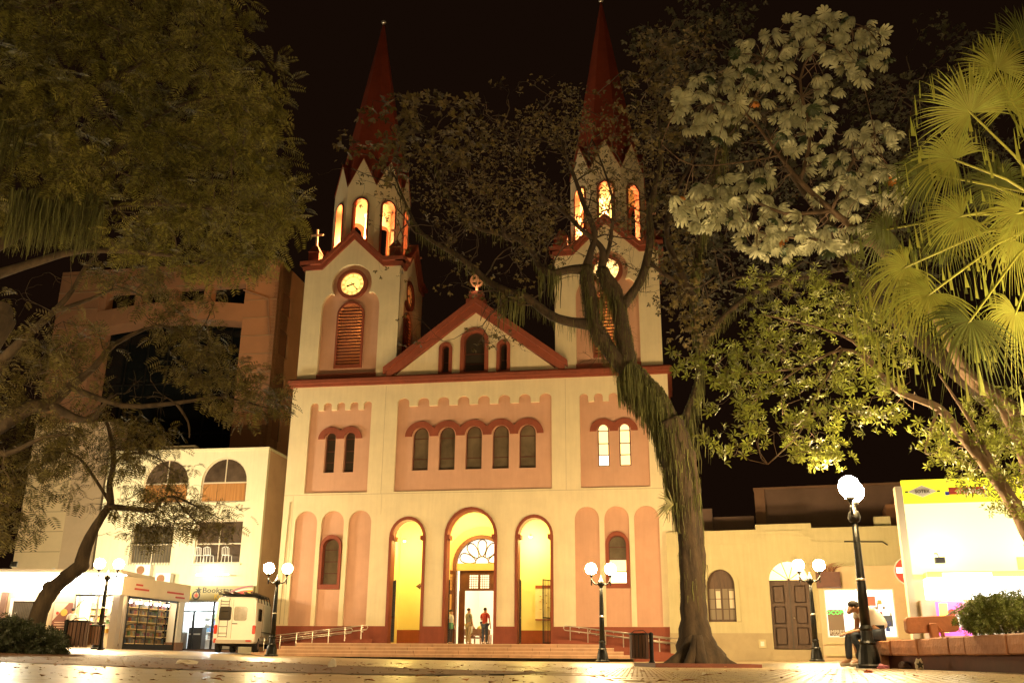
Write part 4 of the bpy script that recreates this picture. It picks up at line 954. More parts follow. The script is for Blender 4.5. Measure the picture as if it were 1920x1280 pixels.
# ================================================================ yellow house on the right
HY = math.radians(17); house = thing('yellow_house', 'old yellow one storey house with stepped parapet and arched door', 'house', (7.9, 45.0, 0), -HY)
m_house = M('yellow_house_wall', (.56, .49, .28), .9, .1, .5, .25, 20, streak=.08); m_housed = M('house_lower_wall', (.43, .34, .20), .9, .15, .8, .2)
dw = arch(4.78, 1.72, .55, 3.5, 14, ry=.86); ww = arch(1.78, 1.28, 1.74, 3.35, 14, ry=.7); w3 = arch(10.0, 1.3, 3.0, 3.5, 10, ry=.6)
MB().plate([(-.6, -.1), (12, -.1), (12, 5.8), (5.95, 5.8), (5.95, 6.02), (3.5, 6.02), (3.5, 5.8), (-.6, 5.8)], [dw, ww], .06, .4).build('front_wall', m_house, house)
# raised lower face of the facade: stepped moulding that stands proud
mo = [(-.6, 1.25), (12, 1.25), (12, 5.18), (5.9, 5.18), (5.9, 5.45), (5.6, 5.45), (5.6, 5.72), (3.85, 5.72), (3.85, 5.45), (3.55, 5.45), (3.55, 5.18), (-.6, 5.18)]
dn = arch(4.78, 1.74, 1.26, 3.5, 14, ry=.87)
out = [(-.6, 1.25), (dn[0][0], 1.25)] + [dn[0]][:0] + list(reversed(dn[2:])) + [(dn[1][0], 1.25)] 
out = [(-.6, 1.25), (4.78 - .87, 1.25)] + list(reversed(dn[2:])) + [(4.78 + .87, 1.25)] + mo[1:]
MB().plate(out, [arch(1.78, 1.3, 1.73, 3.35, 14, ry=.71)], -.03, .059).build('facade_moulding', m_house, house)
mb = MB(); mb.box(-.6, 3.9, -.1, .3, -.1, 1.25); mb.build('plinth', m_housed, house); MB().box(5.66, 12, -.1, .3, -.1, 1.25).build('plinth', m_housed, house)
for (c, w, z0, zs, ry) in ((4.78, 1.72, .55, 3.5, .86), (1.78, 1.28, 1.74, 3.35, .7)):
    MB().plate(arch(c, w + .36, z0, zs, 14, ry=ry + .18), [arch(c, w - .02, z0 + .001, zs, 14, ry=ry - .01)], -.09, .2).build('arch_moulding', m_house, house)
# wooden double door with panels
MB().plate(rect(3.92, 5.64, .6, 3.5), [rect(a, a + .5, b, b + .75) for a in (4.05, 4.98) for b in (.75, 1.65, 2.55)], .2, .27).build('door', m_wood, house)
for a in (4.05, 4.98):
    for b in (.75, 1.65, 2.55): MB().box(a + .04, a + .46, .22, .26, b + .04, b + .71).build('door_panel', m_wood, house)
MB().box(4.76, 4.80, .185, .2, .6, 3.5).build('door_seam', m_ink, house); MB().ball((4.9, .17, 1.9), .04, 8, 6).build('door_knob', m_alu, house); MB().box(3.9, 5.66, .18, .3, 3.46, 3.54).build('transom', m_wood, house)
fl = MB().plate(arch(4.78, 1.7, 3.54, 3.541, 14, ry=.82), [], .3, .31).build('fanlight', EM('warm_fanlight', (1, .72, .34), 1.8), house)
mb = MB()
for k in range(1, 5): a = PI * k / 5; mb.tube([(4.78, .28, 3.54), (4.78 + .85 * math.cos(a), .28, 3.54 + .82 * math.sin(a))], .018, 5)
mb.build('fanlight_bars', m_wood, fl)
# arched window with inner shutters
w_ = MB().plate(arch(1.78, 1.28, 1.74, 3.35, 14, ry=.7), [rect(1.22, 1.74, 1.85, 3.2), rect(1.82, 2.34, 1.85, 3.2)], .28, .34).build('window', m_wood, house)
for x0 in (1.22, 1.82):
    MB().box(x0, x0 + .52, .31, .32, 1.85, 3.2).build('pane', M('house_window_pane', (.25, .2, .14), .2) if x0 < 1.5 else bpy.data.materials['house_window_pane'], w_)
    MB().box(x0 + .24, x0 + .28, .285, .335, 1.85, 3.2).build('glazing_bar', m_wood, w_)
    for z in (2.3, 2.75): MB().box(x0, x0 + .52, .286, .334, z - .015, z + .015).build('glazing_bar', m_wood, w_)
    MB().box(x0 + .3, x0 + .5, .30, .3085, 2.35, 3.1).build('curtain', M('pale_curtain', (.7, .6, .45), .8) if x0 < 1.5 else bpy.data.materials['pale_curtain'], w_)
MB().box(3.75, 5.85, -.45, .2, .1, .3).build('door_step', m_housed, house); MB().box(3.85, 5.75, -.25, .2, .3, .56).build('door_step', m_housed, house)
MB().box(3.3, 3.62, -.16, -.1, .62, .98).build('wall_box', m_house, house); MB().box(3.38, 3.54, -.18, -.16, .7, .9).build('box_cover', m_white, house)
MB().box(-.6, 12, .4, 7, 5.2, 5.4).build('roof', m_brown, house); MB().box(-.6, -.3, .4, 7, -.1, 5.4).build('side_wall', m_house, house)
MB().tube([(7.3, -.06, 5.15), (8.9, -.06, 5.1), (9.1, -.06, 4.95)], .03, 5).build('cable', m_ink, house)
# dark blocks rising behind the house
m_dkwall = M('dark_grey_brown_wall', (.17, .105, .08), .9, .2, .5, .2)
rb = thing('rear_building', 'dark windowless building rising behind the yellow house', 'building', (7.9, 45.0, 0), -HY)
q = lambda x, z: (x * 1.09 - .3, z * 1.09)
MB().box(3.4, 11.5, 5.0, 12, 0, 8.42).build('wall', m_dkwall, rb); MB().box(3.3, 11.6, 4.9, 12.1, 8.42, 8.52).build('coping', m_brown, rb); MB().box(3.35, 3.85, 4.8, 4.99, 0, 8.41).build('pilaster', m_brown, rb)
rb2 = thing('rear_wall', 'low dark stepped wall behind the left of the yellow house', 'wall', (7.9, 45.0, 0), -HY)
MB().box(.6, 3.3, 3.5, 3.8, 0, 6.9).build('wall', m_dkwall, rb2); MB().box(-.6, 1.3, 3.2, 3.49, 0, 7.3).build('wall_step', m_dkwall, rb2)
rb3 = thing('rear_tower', 'narrow pale stepped wall rising left of the yellow billboard', 'wall', (7.9, 45.0, 0), -HY)
MB().box(9.4, 10.0, 2.5, 6, 0, 7.1).build('wall', m_conc, rb3); MB().box(9.9, 10.6, 1.5, 6, 0, 7.7).build('wall_step', m_conc, rb3); MB().box(8.7, 9.4, .7, 1.2, 5.2, 6.3).build('parapet_block', m_house, rb3)
# copy shop built against the house
cs = thing('copy_shop', 'small copy shop with bright white window right of the arched door', 'shop', (7.9, 45.0, 0), -HY)
MB().plate(rect(6.0, 10.6, -.1, 4.0), [rect(6.22, 9.05, 1.05, 3.05)], -.9, -.7).build('shop_wall', M('pale_beige_wall', (.62, .46, .28), .8, .06), cs)
MB().box(6.0, 6.15, -.7, .0, -.1, 4.0).build('shop_wall', m_house, cs); MB().box(6.0, 10.6, -.7, .0, 3.8, 3.98).build('shop_roof', m_house, cs)
MB().plate(rect(6.22, 9.05, 1.05, 3.05), [rect(6.27, 7.58, 1.1, 3.0), rect(7.64, 9.0, 1.1, 3.0)], -.85, -.78).build('window_frame', m_white, cs)
mw = EM('bright_shop_interior', (1.0, .97, .86), 1.3)
MB().box(6.2, 9.1, -.25, -.2, 1.0, 3.1).build('lit_back', mw, cs)
MB().box(6.3, 6.95, -.8, -.76, 1.12, 2.2).build('poster', m_goods[7], cs)
m_green = EM('green_neon', (.05, .9, .12), 1.2)
text('lettering', 'OCOPI', m_green, cs, (6.62, -.82, 2.0), .24); text('lettering', 'IMPRES', m_white, cs, (6.62, -.82, 1.22), .2); text('lettering', 'IONES', m_white, cs, (6.62, -.82, 1.1), .14)
MB().box(7.9, 8.35, -.79, -.77, 1.75, 2.3).build('poster', m_goods[7], cs); MB().box(8.2, 8.9, -.80, -.78, 1.5, 1.95).build('poster', m_goods[9], cs); MB().box(7.7, 8.3, -.79, -.77, 2.35, 2.75).build('poster', M('pale_red_poster', (.7, .2, .15), .6), cs)
m_blue = M('blue_print', (.02, .05, .5), .5)
text('lettering', 'AUDIO', m_blue, cs, (8.45, -.815, 1.55), .24); text('lettering', 'VISUAL', m_blue, cs, (8.45, -.815, 1.3), .24)
for k in range(12): a = 7.7 + rr.random() * 1.2; b = 1.15 + rr.random() * 1.8; MB().box(a, a + rr.uniform(.05, .2), -.7, -.55, b, b + rr.uniform(.05, .3)).build('goods', rr.choice(m_goods), cs)
MB().box(6.1, 9.3, -1.0, -.9, .78, .86).build('sill', m_house, cs); MB().box(6.1, 9.3, -1.05, -.9, .3, .4).build('sill', m_house, cs)
light_at(cs, (7.6, -.5, 2.85), 60, (1, .97, .85), .08, 'shop_lamp')
ns = thing('round_wall_sign', 'round red sign with a white bar above the copy shop', 'sign', (7.9, 45.0, 0), -HY)
MB().plate(circ(9.75, 3.75, .55, 30), [], -1.06, -1.0).build('disc', EM('red_sign_face', (.8, .05, .03), .55), ns); MB().box(9.25, 10.25, -1.08, -1.061, 3.66, 3.9).build('white_bar', EM('white_sign_bar', (1, .9, .8), 1.4), ns)
MB().plate(circ(9.75, 3.75, .6, 30), [circ(9.75, 3.75, .55, 30)], -1.07, -.9).build('rim', m_white, ns)
pb2 = thing('window_box', 'dark red planter box with dry spiky plant on the shop ledge', 'planter', (7.9, 45.0, 0), -HY)
MB().box(5.95, 6.95, -1.3, -.91, 3.1, 3.75).build('box', m_darkred, pb2)
mb = MB()
for k in range(60):
    a = rr.uniform(-1.2, 1.2); L = rr.uniform(.3, .8); x = 6.45 + rr.uniform(-.3, .3); y0 = -1.1
    mb.tube([(x, y0, 3.72), (x + math.sin(a) * L * .5, y0 - rr.uniform(0, .2), 3.72 + L * .45), (x + math.sin(a) * L, y0 - rr.uniform(0, .3), 3.72 + L * .55)], [.012, .01, .003], 4)
mb.build('dry_stems', M('dry_plant', (.25, .11, .06), .8, island=.4), pb2)

# ---------------------------------------------------------------- lit billboard and shops at far right
bd = thing('billboard_shop', 'shopfront under a yellow billboard whose glow stands for floodlight at the right edge', 'shop', (13.26, 32, 0), -math.radians(14))
m_byel = EM('billboard_yellow_glow', (1.0, .86, .03), 1.0); m_bglow = EM('billboard_floodlit_glow', (1.0, .90, .40), 1.15)  # floodlight on the board put into its own glow and paler lower colour
MB().box(0, 8.5, 0, .2, 5.15, 5.95).build('billboard_top', m_byel, bd); MB().box(0, 8.5, 0, .19, 2.85, 5.15).build('billboard', m_bglow, bd)
rh = MB().plate([(.15, 5.55), (.62, 5.36), (1.1, 5.55), (.62, 5.76)], [], -.03, -.001).build('rhombus', M('sign_white', (.8, .78, .7), .5), bd)
text('lettering', 'SOTEX', m_ink, bd, (.62, -.04, 5.50), .15); 
for s, x in ((1, .12), (-1, 1.13)): MB().plate([(x - .05, 5.52), (x + .05, 5.52), (x + .05, 5.58), (x - .05, 5.58)], [], -.035, -.031).build('rhombus_tip', m_ink, bd)
MB().plate(rect(1.45, 2.55, 5.42, 5.66), [], -.02, -.001).build('red_plate', m_printred, bd); text('lettering', 'edding', M('print_white', (.9, .85, .8), .5), bd, (2.05, -.03, 5.46), .26, sx=1.1)
MB().box(1.33, 1.45, -.02, -.001, 5.4, 5.52).build('blue_mark', m_blue, bd)
m_faint = M('pale_olive_print', (.5, .45, .1), .6)
text('lettering', 'PIZZ', m_ink, bd, (3.2, -.03, 5.6), .3); text('lettering', 'Rico', m_faint, bd, (3.3, -.03, 4.65), .3); text('lettering', 'GyC', m_faint, bd, (3.8, -.03, 3.6), .3)
MB().plate(circ(3.35, 5.35, .13, 12), [], -.03, -.001).build('ball_emblem', m_ink, bd)
MB().box(3.2, 3.75, -.03, -.001, 2.95, 3.35).build('orange_patch', EM('orange_patch', (1, .5, .12), 1), bd)
for x in (.75, 4.1):
    fl = MB().tube([(x, -.05, 3.5), (x, -.5, 3.45), (x, -.75, 3.3)], .02, 5).build('flood_arm', m_ink, bd); MB().box(x - .14, x + .14, -.95, -.7, 3.12, 3.3).build('flood_lamp', m_ink, fl); light_at(bd, (x, -.85, 3.45), 60, (1, .93, .7), .1, 'flood_light')
MB().box(-.22, 0, .0, .5, -.1, 5.75).build('white_pier', M('white_pier_paint', (.72, .62, .45), .8), bd)
MB().box(.3, 8.5, -.9, -.1, 2.62, 2.85).build('orange_band', EM('orange_fascia', (1, .55, .08), 1.2), bd)
MB().box(.75, 2.2, -.93, -.901, 2.66, 2.81).build('band_print', EM('white_print', (1, .9, .75), 1.6), bd)
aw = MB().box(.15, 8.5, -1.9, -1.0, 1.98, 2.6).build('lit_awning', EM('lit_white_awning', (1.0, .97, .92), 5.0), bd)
MB().box(0, 8.5, .21, .4, -.1, 3).build('shop_wall', m_shopint, bd)
m_mag = EM('magenta_poster', (.9, .12, .45), 1.0)
MB().box(.1, .45, -.3, .2, -.1, 2.0).build('door_pier', m_shopint, bd)
MB().plate([(.5, .9), (1.5, .9), (1.35, 1.95), (.5, 1.95)], [], -.5, -.45).build('poster', m_mag, bd); MB().plate([(.55, 1.0), (.8, 1.0), (.85, 1.9), (.6, 1.9)], [], -.53, -.501).build('poster', EM('yellow_poster', (1, .8, .1), 1.2), bd); MB().plate(circ(1.1, 1.35, .2, 12), [], -.53, -.501).build('poster_figure', m_white, bd); MB().plate(circ(.95, 1.6, .12, 9), [], -.531, -.502).build('poster_figure', m_printred, bd)
MB().box(.55, 1.5, -.52, -.5, .35, .8).build('counter_front', EM('cyan_panel', (.3, .75, 1.0), .9), bd)
w_ = MB().plate(rect(1.75, 2.6, .9, 1.9), [rect(1.85, 2.5, 1.0, 1.8)], .1, .2).build('window', m_white, bd); MB().box(1.85, 2.5, .15, .16, 1.0, 1.8).build('pane', m_glassgrey, w_)
for k in range(8): MB().box(1.85, 2.5, .11, .14, 1.03 + k * .1, 1.05 + k * .1).build('blind_slat', m_fasc, w_)
MB().tube([(.2, -1.0, 1.2), (1.6, -.6, 2.0)], .03, 5).build('awning_strut', m_wood, bd)
light_at(bd, (1.5, -.8, 1.9), 40, (1, .85, .6), .1, 'shop_lamp')
# ================================================================ vegetation
def rots(D, roll=None):
    """rotation matrices whose x axis is D, rolled at random"""
    n = len(D); D = D / np.linalg.norm(D, axis=1, keepdims=True)
    h = RNG.normal(size=(n, 3)) if roll is None else np.tile(np.array(roll, float), (n, 1)) + RNG.normal(size=(n, 3)) * .25
    y = np.cross(h, D); y /= np.linalg.norm(y, axis=1, keepdims=True) + 1e-9; z = np.cross(D, y)
    return np.stack([D, y, z], axis=2)
def scatter(T, F, P, R, S):
    V = np.einsum('nij,kj->nki', R, T) * S[:, None, None] + P[:, None, :]
    k = len(T); Fq = (F[None] + (np.arange(len(P)) * k)[:, None, None]).reshape(-1, F.shape[1])
    return V.reshape(-1, 3), Fq
def joinvf(L):
    o = 0; Vs = []; Fs = []
    for V, F in L: Vs.append(V); Fs.append(F + o); o += len(V)
    return np.concatenate(Vs), np.concatenate(Fs)
def T_sprig(n=9, lw=.16, ll=.30, droop=.25):
    V = []; F = []
    for i in range(n):
        t = (i + .6) / n; px, pz = t, -droop * t * t; L = ll * (1.15 - .75 * abs(t - .4))
        for s in (-1, 1):
            b = len(V); dx = .45
            V += [(px, 0, pz), (px + dx * L * .5 - lw * .18, s * L * .5, pz + .02), (px + dx * L, s * L, pz - .04), (px + dx * L * .5 + lw * .22, s * L * .45, pz - .01)]
            F.append((b, b + 1, b + 2, b + 3))
    return np.array(V), np.array(F)
def T_rosette(n=7, L=1.0, w=.30, open_=1.1):
    V = []; F = []
    for i in range(n):
        a = 2 * PI * i / n + .2; el = open_ + .15 * math.sin(i * 2.3)   # angle away from the axis (x)
        d = np.array([math.cos(el), math.sin(el) * math.cos(a), math.sin(el) * math.sin(a)]); s = np.cross(d, [1, 0, 0]); s /= np.linalg.norm(s)
        nrm = np.cross(s, d); b = len(V)
        for t, ww, o in ((.12, .1, 0), (.62, 1, .05), (1.0, .25, -.08)):
            c = d * t * L + nrm * o * L
            V += [tuple(c - s * w * ww * .5), tuple(c + s * w * ww * .5)]
        F += [(b, b + 1, b + 3, b + 2), (b + 2, b + 3, b + 5, b + 4)]
    return np.array(V), np.array(F)
def T_broad():
    """three lobed broad leaf"""
    V = [(0, 0, 0)]; F = []
    for a, L, w in ((-1.0, .8, .42), (0, 1.0, .5), (1.0, .8, .42)):
        d = np.array([math.cos(a), math.sin(a), 0]); s = np.array([-d[1], d[0], 0]); b = len(V)
        V += [tuple(d * .05 - s * .02), tuple(d * .55 * L - s * w * .5 + [0, 0, .06]), tuple(d * L + [0, 0, -.1]), tuple(d * .55 * L + s * w * .5 + [0, 0, .06])]
        F.append((b, b + 1, b + 2, b + 3))
    return np.array(V, float), np.array(F)
def T_strand(wd=.021):
    V = []; F = []; pts = [(0, 0, 0), (.03, .01, -.35), (-.02, .02, -.7), (0, 0, -1)]
    for i, p in enumerate(pts): w = wd * (1 - i / 4.2); V += [(p[0] - w, p[1], p[2]), (p[0] + w, p[1] + w, p[2])]
    for i in range(3): F.append((2 * i, 2 * i + 1, 2 * i + 3, 2 * i + 2))
    return np.array(V, float), np.array(F)
def zrot(n):
    a = RNG.uniform(0, 2 * PI, n); c, s = np.cos(a), np.sin(a); R = np.zeros((n, 3, 3)); R[:, 0, 0] = c; R[:, 0, 1] = -s; R[:, 1, 0] = s; R[:, 1, 1] = c; R[:, 2, 2] = 1; return R
def sample_region(poly, n, Y0, Y1, seed=1, mind=0.0):
    r = random.Random(seed); xs_ = [p[0] for p in poly]; ys_ = [p[1] for p in poly]; out = []; tries = 0
    while len(out) < n and tries < n * 60:
        tries += 1; x, y = r.uniform(min(xs_), max(xs_)), r.uniform(min(ys_), max(ys_))
        if not inpoly(x, y, poly): continue
        p = at(x, y, r.uniform(Y0, Y1))
        if mind and any((p - q_).length < mind for q_ in out): continue
        out.append(p)
    return out
def clump_dirs(n, down=.0):
    D = RNG.normal(size=(n, 3)); D /= np.linalg.norm(D, axis=1, keepdims=True); D[:, 2] -= down; return D / np.linalg.norm(D, axis=1, keepdims=True)
def fill(centers, per, rad, T, size, down=.15, flat=.7, out=.7):
    """leaf pieces spread through lumpy balls round the centres"""
    C = np.array([tuple(c) for c in centers]); n = len(C) * per
    ci = np.repeat(np.arange(len(C)), per); rr_ = (np.array(rad) if hasattr(rad, '__len__') else np.full(len(C), rad))[ci] * RNG.uniform(.7, 1.2, len(C))[ci]
    D = clump_dirs(n, .1); r_ = RNG.uniform(.25, 1.0, n) ** .6
    P = C[ci] + D * (rr_ * r_)[:, None] * np.array([1, 1, flat])
    dirs = D * out + RNG.normal(size=(n, 3)) * .45; dirs[:, 2] -= down
    R = rots(dirs, (0, .3, 1.0)); S = RNG.uniform(size[0], size[1], n)
    return scatter(T[0], T[1], P, R, S)
def twigs(mb, anchors, targets, r0=.02, wob=.12, seg=5, seed=2, n=5):
    """thin crooked branches from the nearest limb point to each leaf clump"""
    r = random.Random(seed)
    for c in targets:
        a = min(anchors, key=lambda q_: (q_ - c).length * (1 if q_.z < c.z + .4 else 1.5)); L = (c - a).length
        if L > 7: continue
        pts = []; 
        for k in range(n + 1):
            t = k / n; p = a.lerp(c, t); w = L * wob * math.sin(PI * t) ; p = p + Vector((r.uniform(-w, w), r.uniform(-w, w), r.uniform(-w, w) + w * .5)); pts.append(p)
        mb.tube(pts, [r0 * (1 - .75 * k / n) * (0.6 + .25 * L) for k in range(n + 1)], seg, cap=False)
        anchors.append(pts[n // 2 + 1]) if r.random() < .5 else None
def grow(mb, p, d, L, r, depth, rnd, tips=None, seg=5, bend=.55, up=.05):
    pts = [p]; n = 4
    for i in range(n):
        d = (d + Vector((rnd.gauss(0, bend / n * 1.3), rnd.gauss(0, bend / n * 1.3), rnd.gauss(0, bend / n * 1.3) + up / n))).normalized(); pts.append(pts[-1] + d * L / n)
    mb.tube(pts, [r * (1 - .5 * i / n) for i in range(n + 1)], seg, cap=False)
    if tips is not None and depth <= 1: tips.append(pts[-1])
    if depth > 0:
        for k in range(rnd.choice((2, 2, 3))):
            nd = (d + Vector((rnd.gauss(0, .65), rnd.gauss(0, .65), rnd.gauss(0, .55)))).normalized()
            grow(mb, pts[rnd.choice((2, 3, 4))], nd, L * rnd.uniform(.55, .85), r * .52, depth - 1, rnd, tips, max(3, seg - 1), bend, up)
def limb(mb, spec, Y, bark=10, smooth=3, wob=.02):
    """spec: px, py, width in px [, depth shift]; returns world points"""
    P = []; Rr = []
    for s in spec:
        y = Y + (s[3] if len(s) > 3 else 0); P.append(at(s[0], s[1], y)); Rr.append(s[2] / 2 * y * .95 / CAM_F)
    Q = []; RQ = []
    for i in range(len(P) - 1):
        p0, p1, p2, p3 = P[max(i - 1, 0)], P[i], P[i + 1], P[min(i + 2, len(P) - 1)]
        for k in range(smooth):
            t = k / smooth; Q.append(.5 * ((2 * p1) + (p2 - p0) * t + (2 * p0 - 5 * p1 + 4 * p2 - p3) * t * t + (3 * p1 - p0 - 3 * p2 + p3) * t ** 3)); RQ.append((Rr[i] * (1 - t) + Rr[i + 1] * t) * rr.uniform(.93, 1.08))
    Q.append(P[-1]); RQ.append(Rr[-1]); mb.tube(Q, RQ, bark, cap=True, rough=.07 if bark > 8 else .03); return [Vector(q_) for q_ in Q], RQ
def moss_on(paths, n, lmin, lmax, seed=5, zmin=1.4):
    P = []; S = []
    for (Q, R_), w in paths:
        m_ = int(n * w); 
        for _ in range(m_):
            i = rr.randrange(len(Q) - 1); t = rr.random(); p = Q[i].lerp(Q[i + 1], t); r_ = R_[i] * 1.0
            a = rr.uniform(0, 2 * PI); d = (Q[i + 1] - Q[i]).normalized(); s_ = d.orthogonal().normalized(); o_ = d.cross(s_)
            p = p + (s_ * math.cos(a) + o_ * math.sin(a)) * r_ * rr.uniform(.9, 1.12)
            if p.z < zmin: continue
            P.append(tuple(p)); S.append(rr.uniform(lmin, lmax) * (.6 if rr.random() < .6 else 1.2))
    P = np.array(P); S = np.array(S); T = T_strand()
    V, F = scatter(T[0], T[1], P, zrot(len(P)), S); return V, F
T9 = T_sprig(9, .16, .30, .25); T7 = T_sprig(6, .22, .42, .3); TR = T_rosette(); TB = T_broad(); TS = T_strand()
m_leafA = M('feathery_leaves', (.155, .140, .026), .65, .45, .8, island=.6, trans=.3)
m_leafB = M('brown_green_leaves', (.11, .088, .022), .7, .3, 1.2, island=.55, trans=.3)
m_leafC = M('dry_broad_leaves', (.085, .062, .016), .7, .35, .8, island=.45, trans=.25)
m_leafD = M('yellow_green_leaves', (.17, .19, .03), .5, .35, 1.5, island=.5, trans=.35)
m_leafE = M('dark_leaves', (.03, .028, .01), .75, .3, 1.2, island=.4, trans=.2)
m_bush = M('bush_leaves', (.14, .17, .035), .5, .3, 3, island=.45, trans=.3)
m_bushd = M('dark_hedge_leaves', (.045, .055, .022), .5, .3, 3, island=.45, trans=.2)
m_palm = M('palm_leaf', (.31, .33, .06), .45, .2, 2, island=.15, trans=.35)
m_palmd = M('palm_leaf_shaded', (.11, .13, .03), .5, .25, 2, island=.2, trans=.3)  # darker copy of the palm leaf, shade of the dim fronds put into colour
m_petiole = M('palm_stalk', (.35, .36, .06), .45)

# ---- big feathery tree, upper left
t1 = thing('feathery_tree', 'big feathery leaved tree filling the upper left with hanging moss', 'tree', (-11.5, 17.5, g(-11.5)))
off = Vector((-t1.location.x, -t1.location.y, -t1.location.z))
def place(o, t): o.location = (-t.location.x, -t.location.y, -t.location.z); return o
mb = MB(); base = Vector((-11.5, 17.5, .1))
l1 = [base, Vector((-11.3, 17.6, 2.2)), Vector((-11.0, 17.8, 4.6)), Vector((-10.3, 18.0, 6.6))]; mb.tube(l1, [.5, .38, .34, .3], 12)
anch = list(l1[2:])
for sp in ([(-150, 560, 40), (-20, 470, 26), (120, 400, 20), (260, 380, 16), (360, 385, 11), (470, 400, 6), (560, 385, 3)], [(-150, 560, 36), (0, 330, 22), (130, 200, 16), (260, 120, 10), (380, 60, 5)],
           [(120, 400, 16), (230, 270, 12), (330, 200, 9), (450, 180, 5), (520, 200, 3)], [(-150, 560, 30), (40, 500, 18), (160, 470, 12), (330, 480, 8), (430, 500, 4)]):
    Q, R_ = limb(mb, sp, 18.5); anch += Q
mb.tube([l1[-1], at(-150, 560, 18.5)], [.3, .26], 10)
polyA = [(-130, -120), (430, -120), (450, 0), (455, 90), (500, 120), (540, 180), (548, 260), (515, 320), (560, 370), (575, 385), (530, 430), (505, 470), (470, 520), (440, 500), (400, 480), (340, 500), (250, 480), (190, 440), (120, 420), (40, 420), (-130, 440)]
cl = sample_region(polyA, 200, 16.5, 21.5, 4, .42)
twigs(mb, anch, cl, .022, .1, 4)
place(mb.build('trunk', m_bark, t1, smooth=True), t1)
V, F = joinvf([fill(cl, 34, .50, T9, (.26, .50), .3, .75), fill(sample_region(polyA, 170, 16.3, 21.8, 9), 8, .35, T9, (.2, .4), .4, .8)])
place(link('crown', fastmesh('crown', V, F, m_leafA), t1, kind='stuff'), t1)
P = np.array([tuple(p) for p in sample_region([(20, 350), (190, 360), (185, 380), (30, 385)], 1300, 16.8, 18.5, 3)] + [tuple(p) for p in sample_region([(-20, 200), (40, 210), (50, 260), (-20, 250)], 250, 16.8, 18, 3)] + [tuple(p) for p in sample_region([(150, 370), (200, 380), (195, 400), (150, 400)], 160, 17, 18.3, 3)])
TS1 = T_strand(.010); V, F = scatter(TS1[0], TS1[1], P, zrot(len(P)), RNG.uniform(.3, 1.25, len(P)))
place(link('hanging_moss', fastmesh('hanging_moss', V, F, m_moss), t1, kind='stuff'), t1)

# ---- dim tree reaching in from the left, in front of the office block
t2 = thing('spreading_tree', 'dim spreading tree in front of the office block, bare crooked limbs from the left edge', 'tree', (-16, 22.5, g(-16)))
mb = MB(); anch = []
mb.tube([Vector((-16, 22.5, .1)), Vector((-15.6, 22.5, 3)), at(-60, 830, 22)], [.42, .34, .26], 12)
for sp in ([(-60, 830, 46), (0, 795, 36), (60, 762, 28), (95, 757, 24), (130, 725, 17), (175, 690, 13), (215, 645, 10), (300, 610, 6), (370, 640, 3)], [(95, 757, 20), (135, 780, 15), (170, 787, 12), (190, 765, 9), (210, 740, 5)],
           [(-60, 830, 36), (-10, 700, 24), (40, 640, 18), (100, 585, 13), (135, 545, 10), (160, 500, 7), (190, 470, 3)], [(130, 725, 13), (230, 760, 10), (330, 755, 8), (420, 745, 5), (520, 770, 2.5)],
           [(100, 585, 10), (170, 560, 7), (230, 540, 5), (290, 570, 3)], [(-60, 830, 22), (10, 850, 12), (80, 820, 8), (130, 815, 4)], [(330, 755, 6), (352, 790, 4), (355, 820, 2.5)]):
    Q, R_ = limb(mb, sp, 22); anch += Q
cl = sample_region([(-40, 560), (80, 545), (150, 610), (200, 640), (170, 700), (230, 770), (200, 830), (110, 850), (60, 890), (60, 1000), (-40, 1010)], 62, 20.5, 24, 5, .3)
cl += sample_region([(290, 600), (395, 600), (410, 660), (380, 720), (330, 720), (310, 670)], 16, 21, 23, 6, .3)
cl += sample_region([(400, 720), (470, 690), (510, 730), (545, 785), (480, 790), (410, 760)], 14, 21, 23, 7, .28)
cl += sample_region([(160, 480), (420, 480), (400, 600), (280, 600), (200, 540)], 14, 20.5, 23, 8, .35)
rnd = random.Random(5)
for q_ in anch[::7]: grow(mb, q_, Vector((rnd.gauss(0, 1), rnd.gauss(0, .6), rnd.gauss(.1, .8))).normalized(), .75, .014, 2, rnd, None, 4, .9)
twigs(mb, anch, cl, .018, .12, 4)
place(mb.build('trunk', m_bark, t2, smooth=True), t2)
V, F = fill(cl[::1], 19, .5, T7, (.2, .38), .25, .55); place(link('crown', fastmesh('crown', V, F, m_leafB), t2, kind='stuff'), t2)

# ---- small crooked tree by the left hedge
t3 = thing('crooked_tree', 'small tree with crooked leaning trunk rising from the dark hedge at left', 'tree', at(66, 1215, 24.5) - Vector((0, 0, .1)))
mb = MB(); Y3 = 24.5
Q1, R1 = limb(mb, [(62, 1215, 40), (68, 1170, 34), (78, 1135, 31), (96, 1106, 29), (125, 1080, 27), (150, 1060, 27), (160, 1030, 23), (175, 995, 18), (195, 962, 15), (208, 945, 13)], Y3, 12); anch = Q1[20:]
mb.ball(tuple(at(95, 1100, Y3 - .03)), .20, 10, 6, sz=.8); mb.ball(tuple(at(154, 1060, Y3)), .18, 10, 6)
for sp in ([(208, 945, 15), (206, 905, 12), (213, 870, 11), (210, 830, 9), (200, 790, 6), (185, 760, 3)], [(205, 950, 14), (245, 953, 11), (285, 957, 9), (300, 940, 6), (325, 930, 5), (370, 950, 3), (420, 975, 2)],
           [(213, 870, 7), (240, 850, 5), (290, 855, 4), (320, 880, 2)], [(208, 945, 8), (180, 900, 6), (150, 860, 5), (110, 840, 3)], [(325, 930, 4), (350, 960, 3), (380, 990, 2)]):
    Q, R_ = limb(mb, sp, Y3, 7); anch += Q
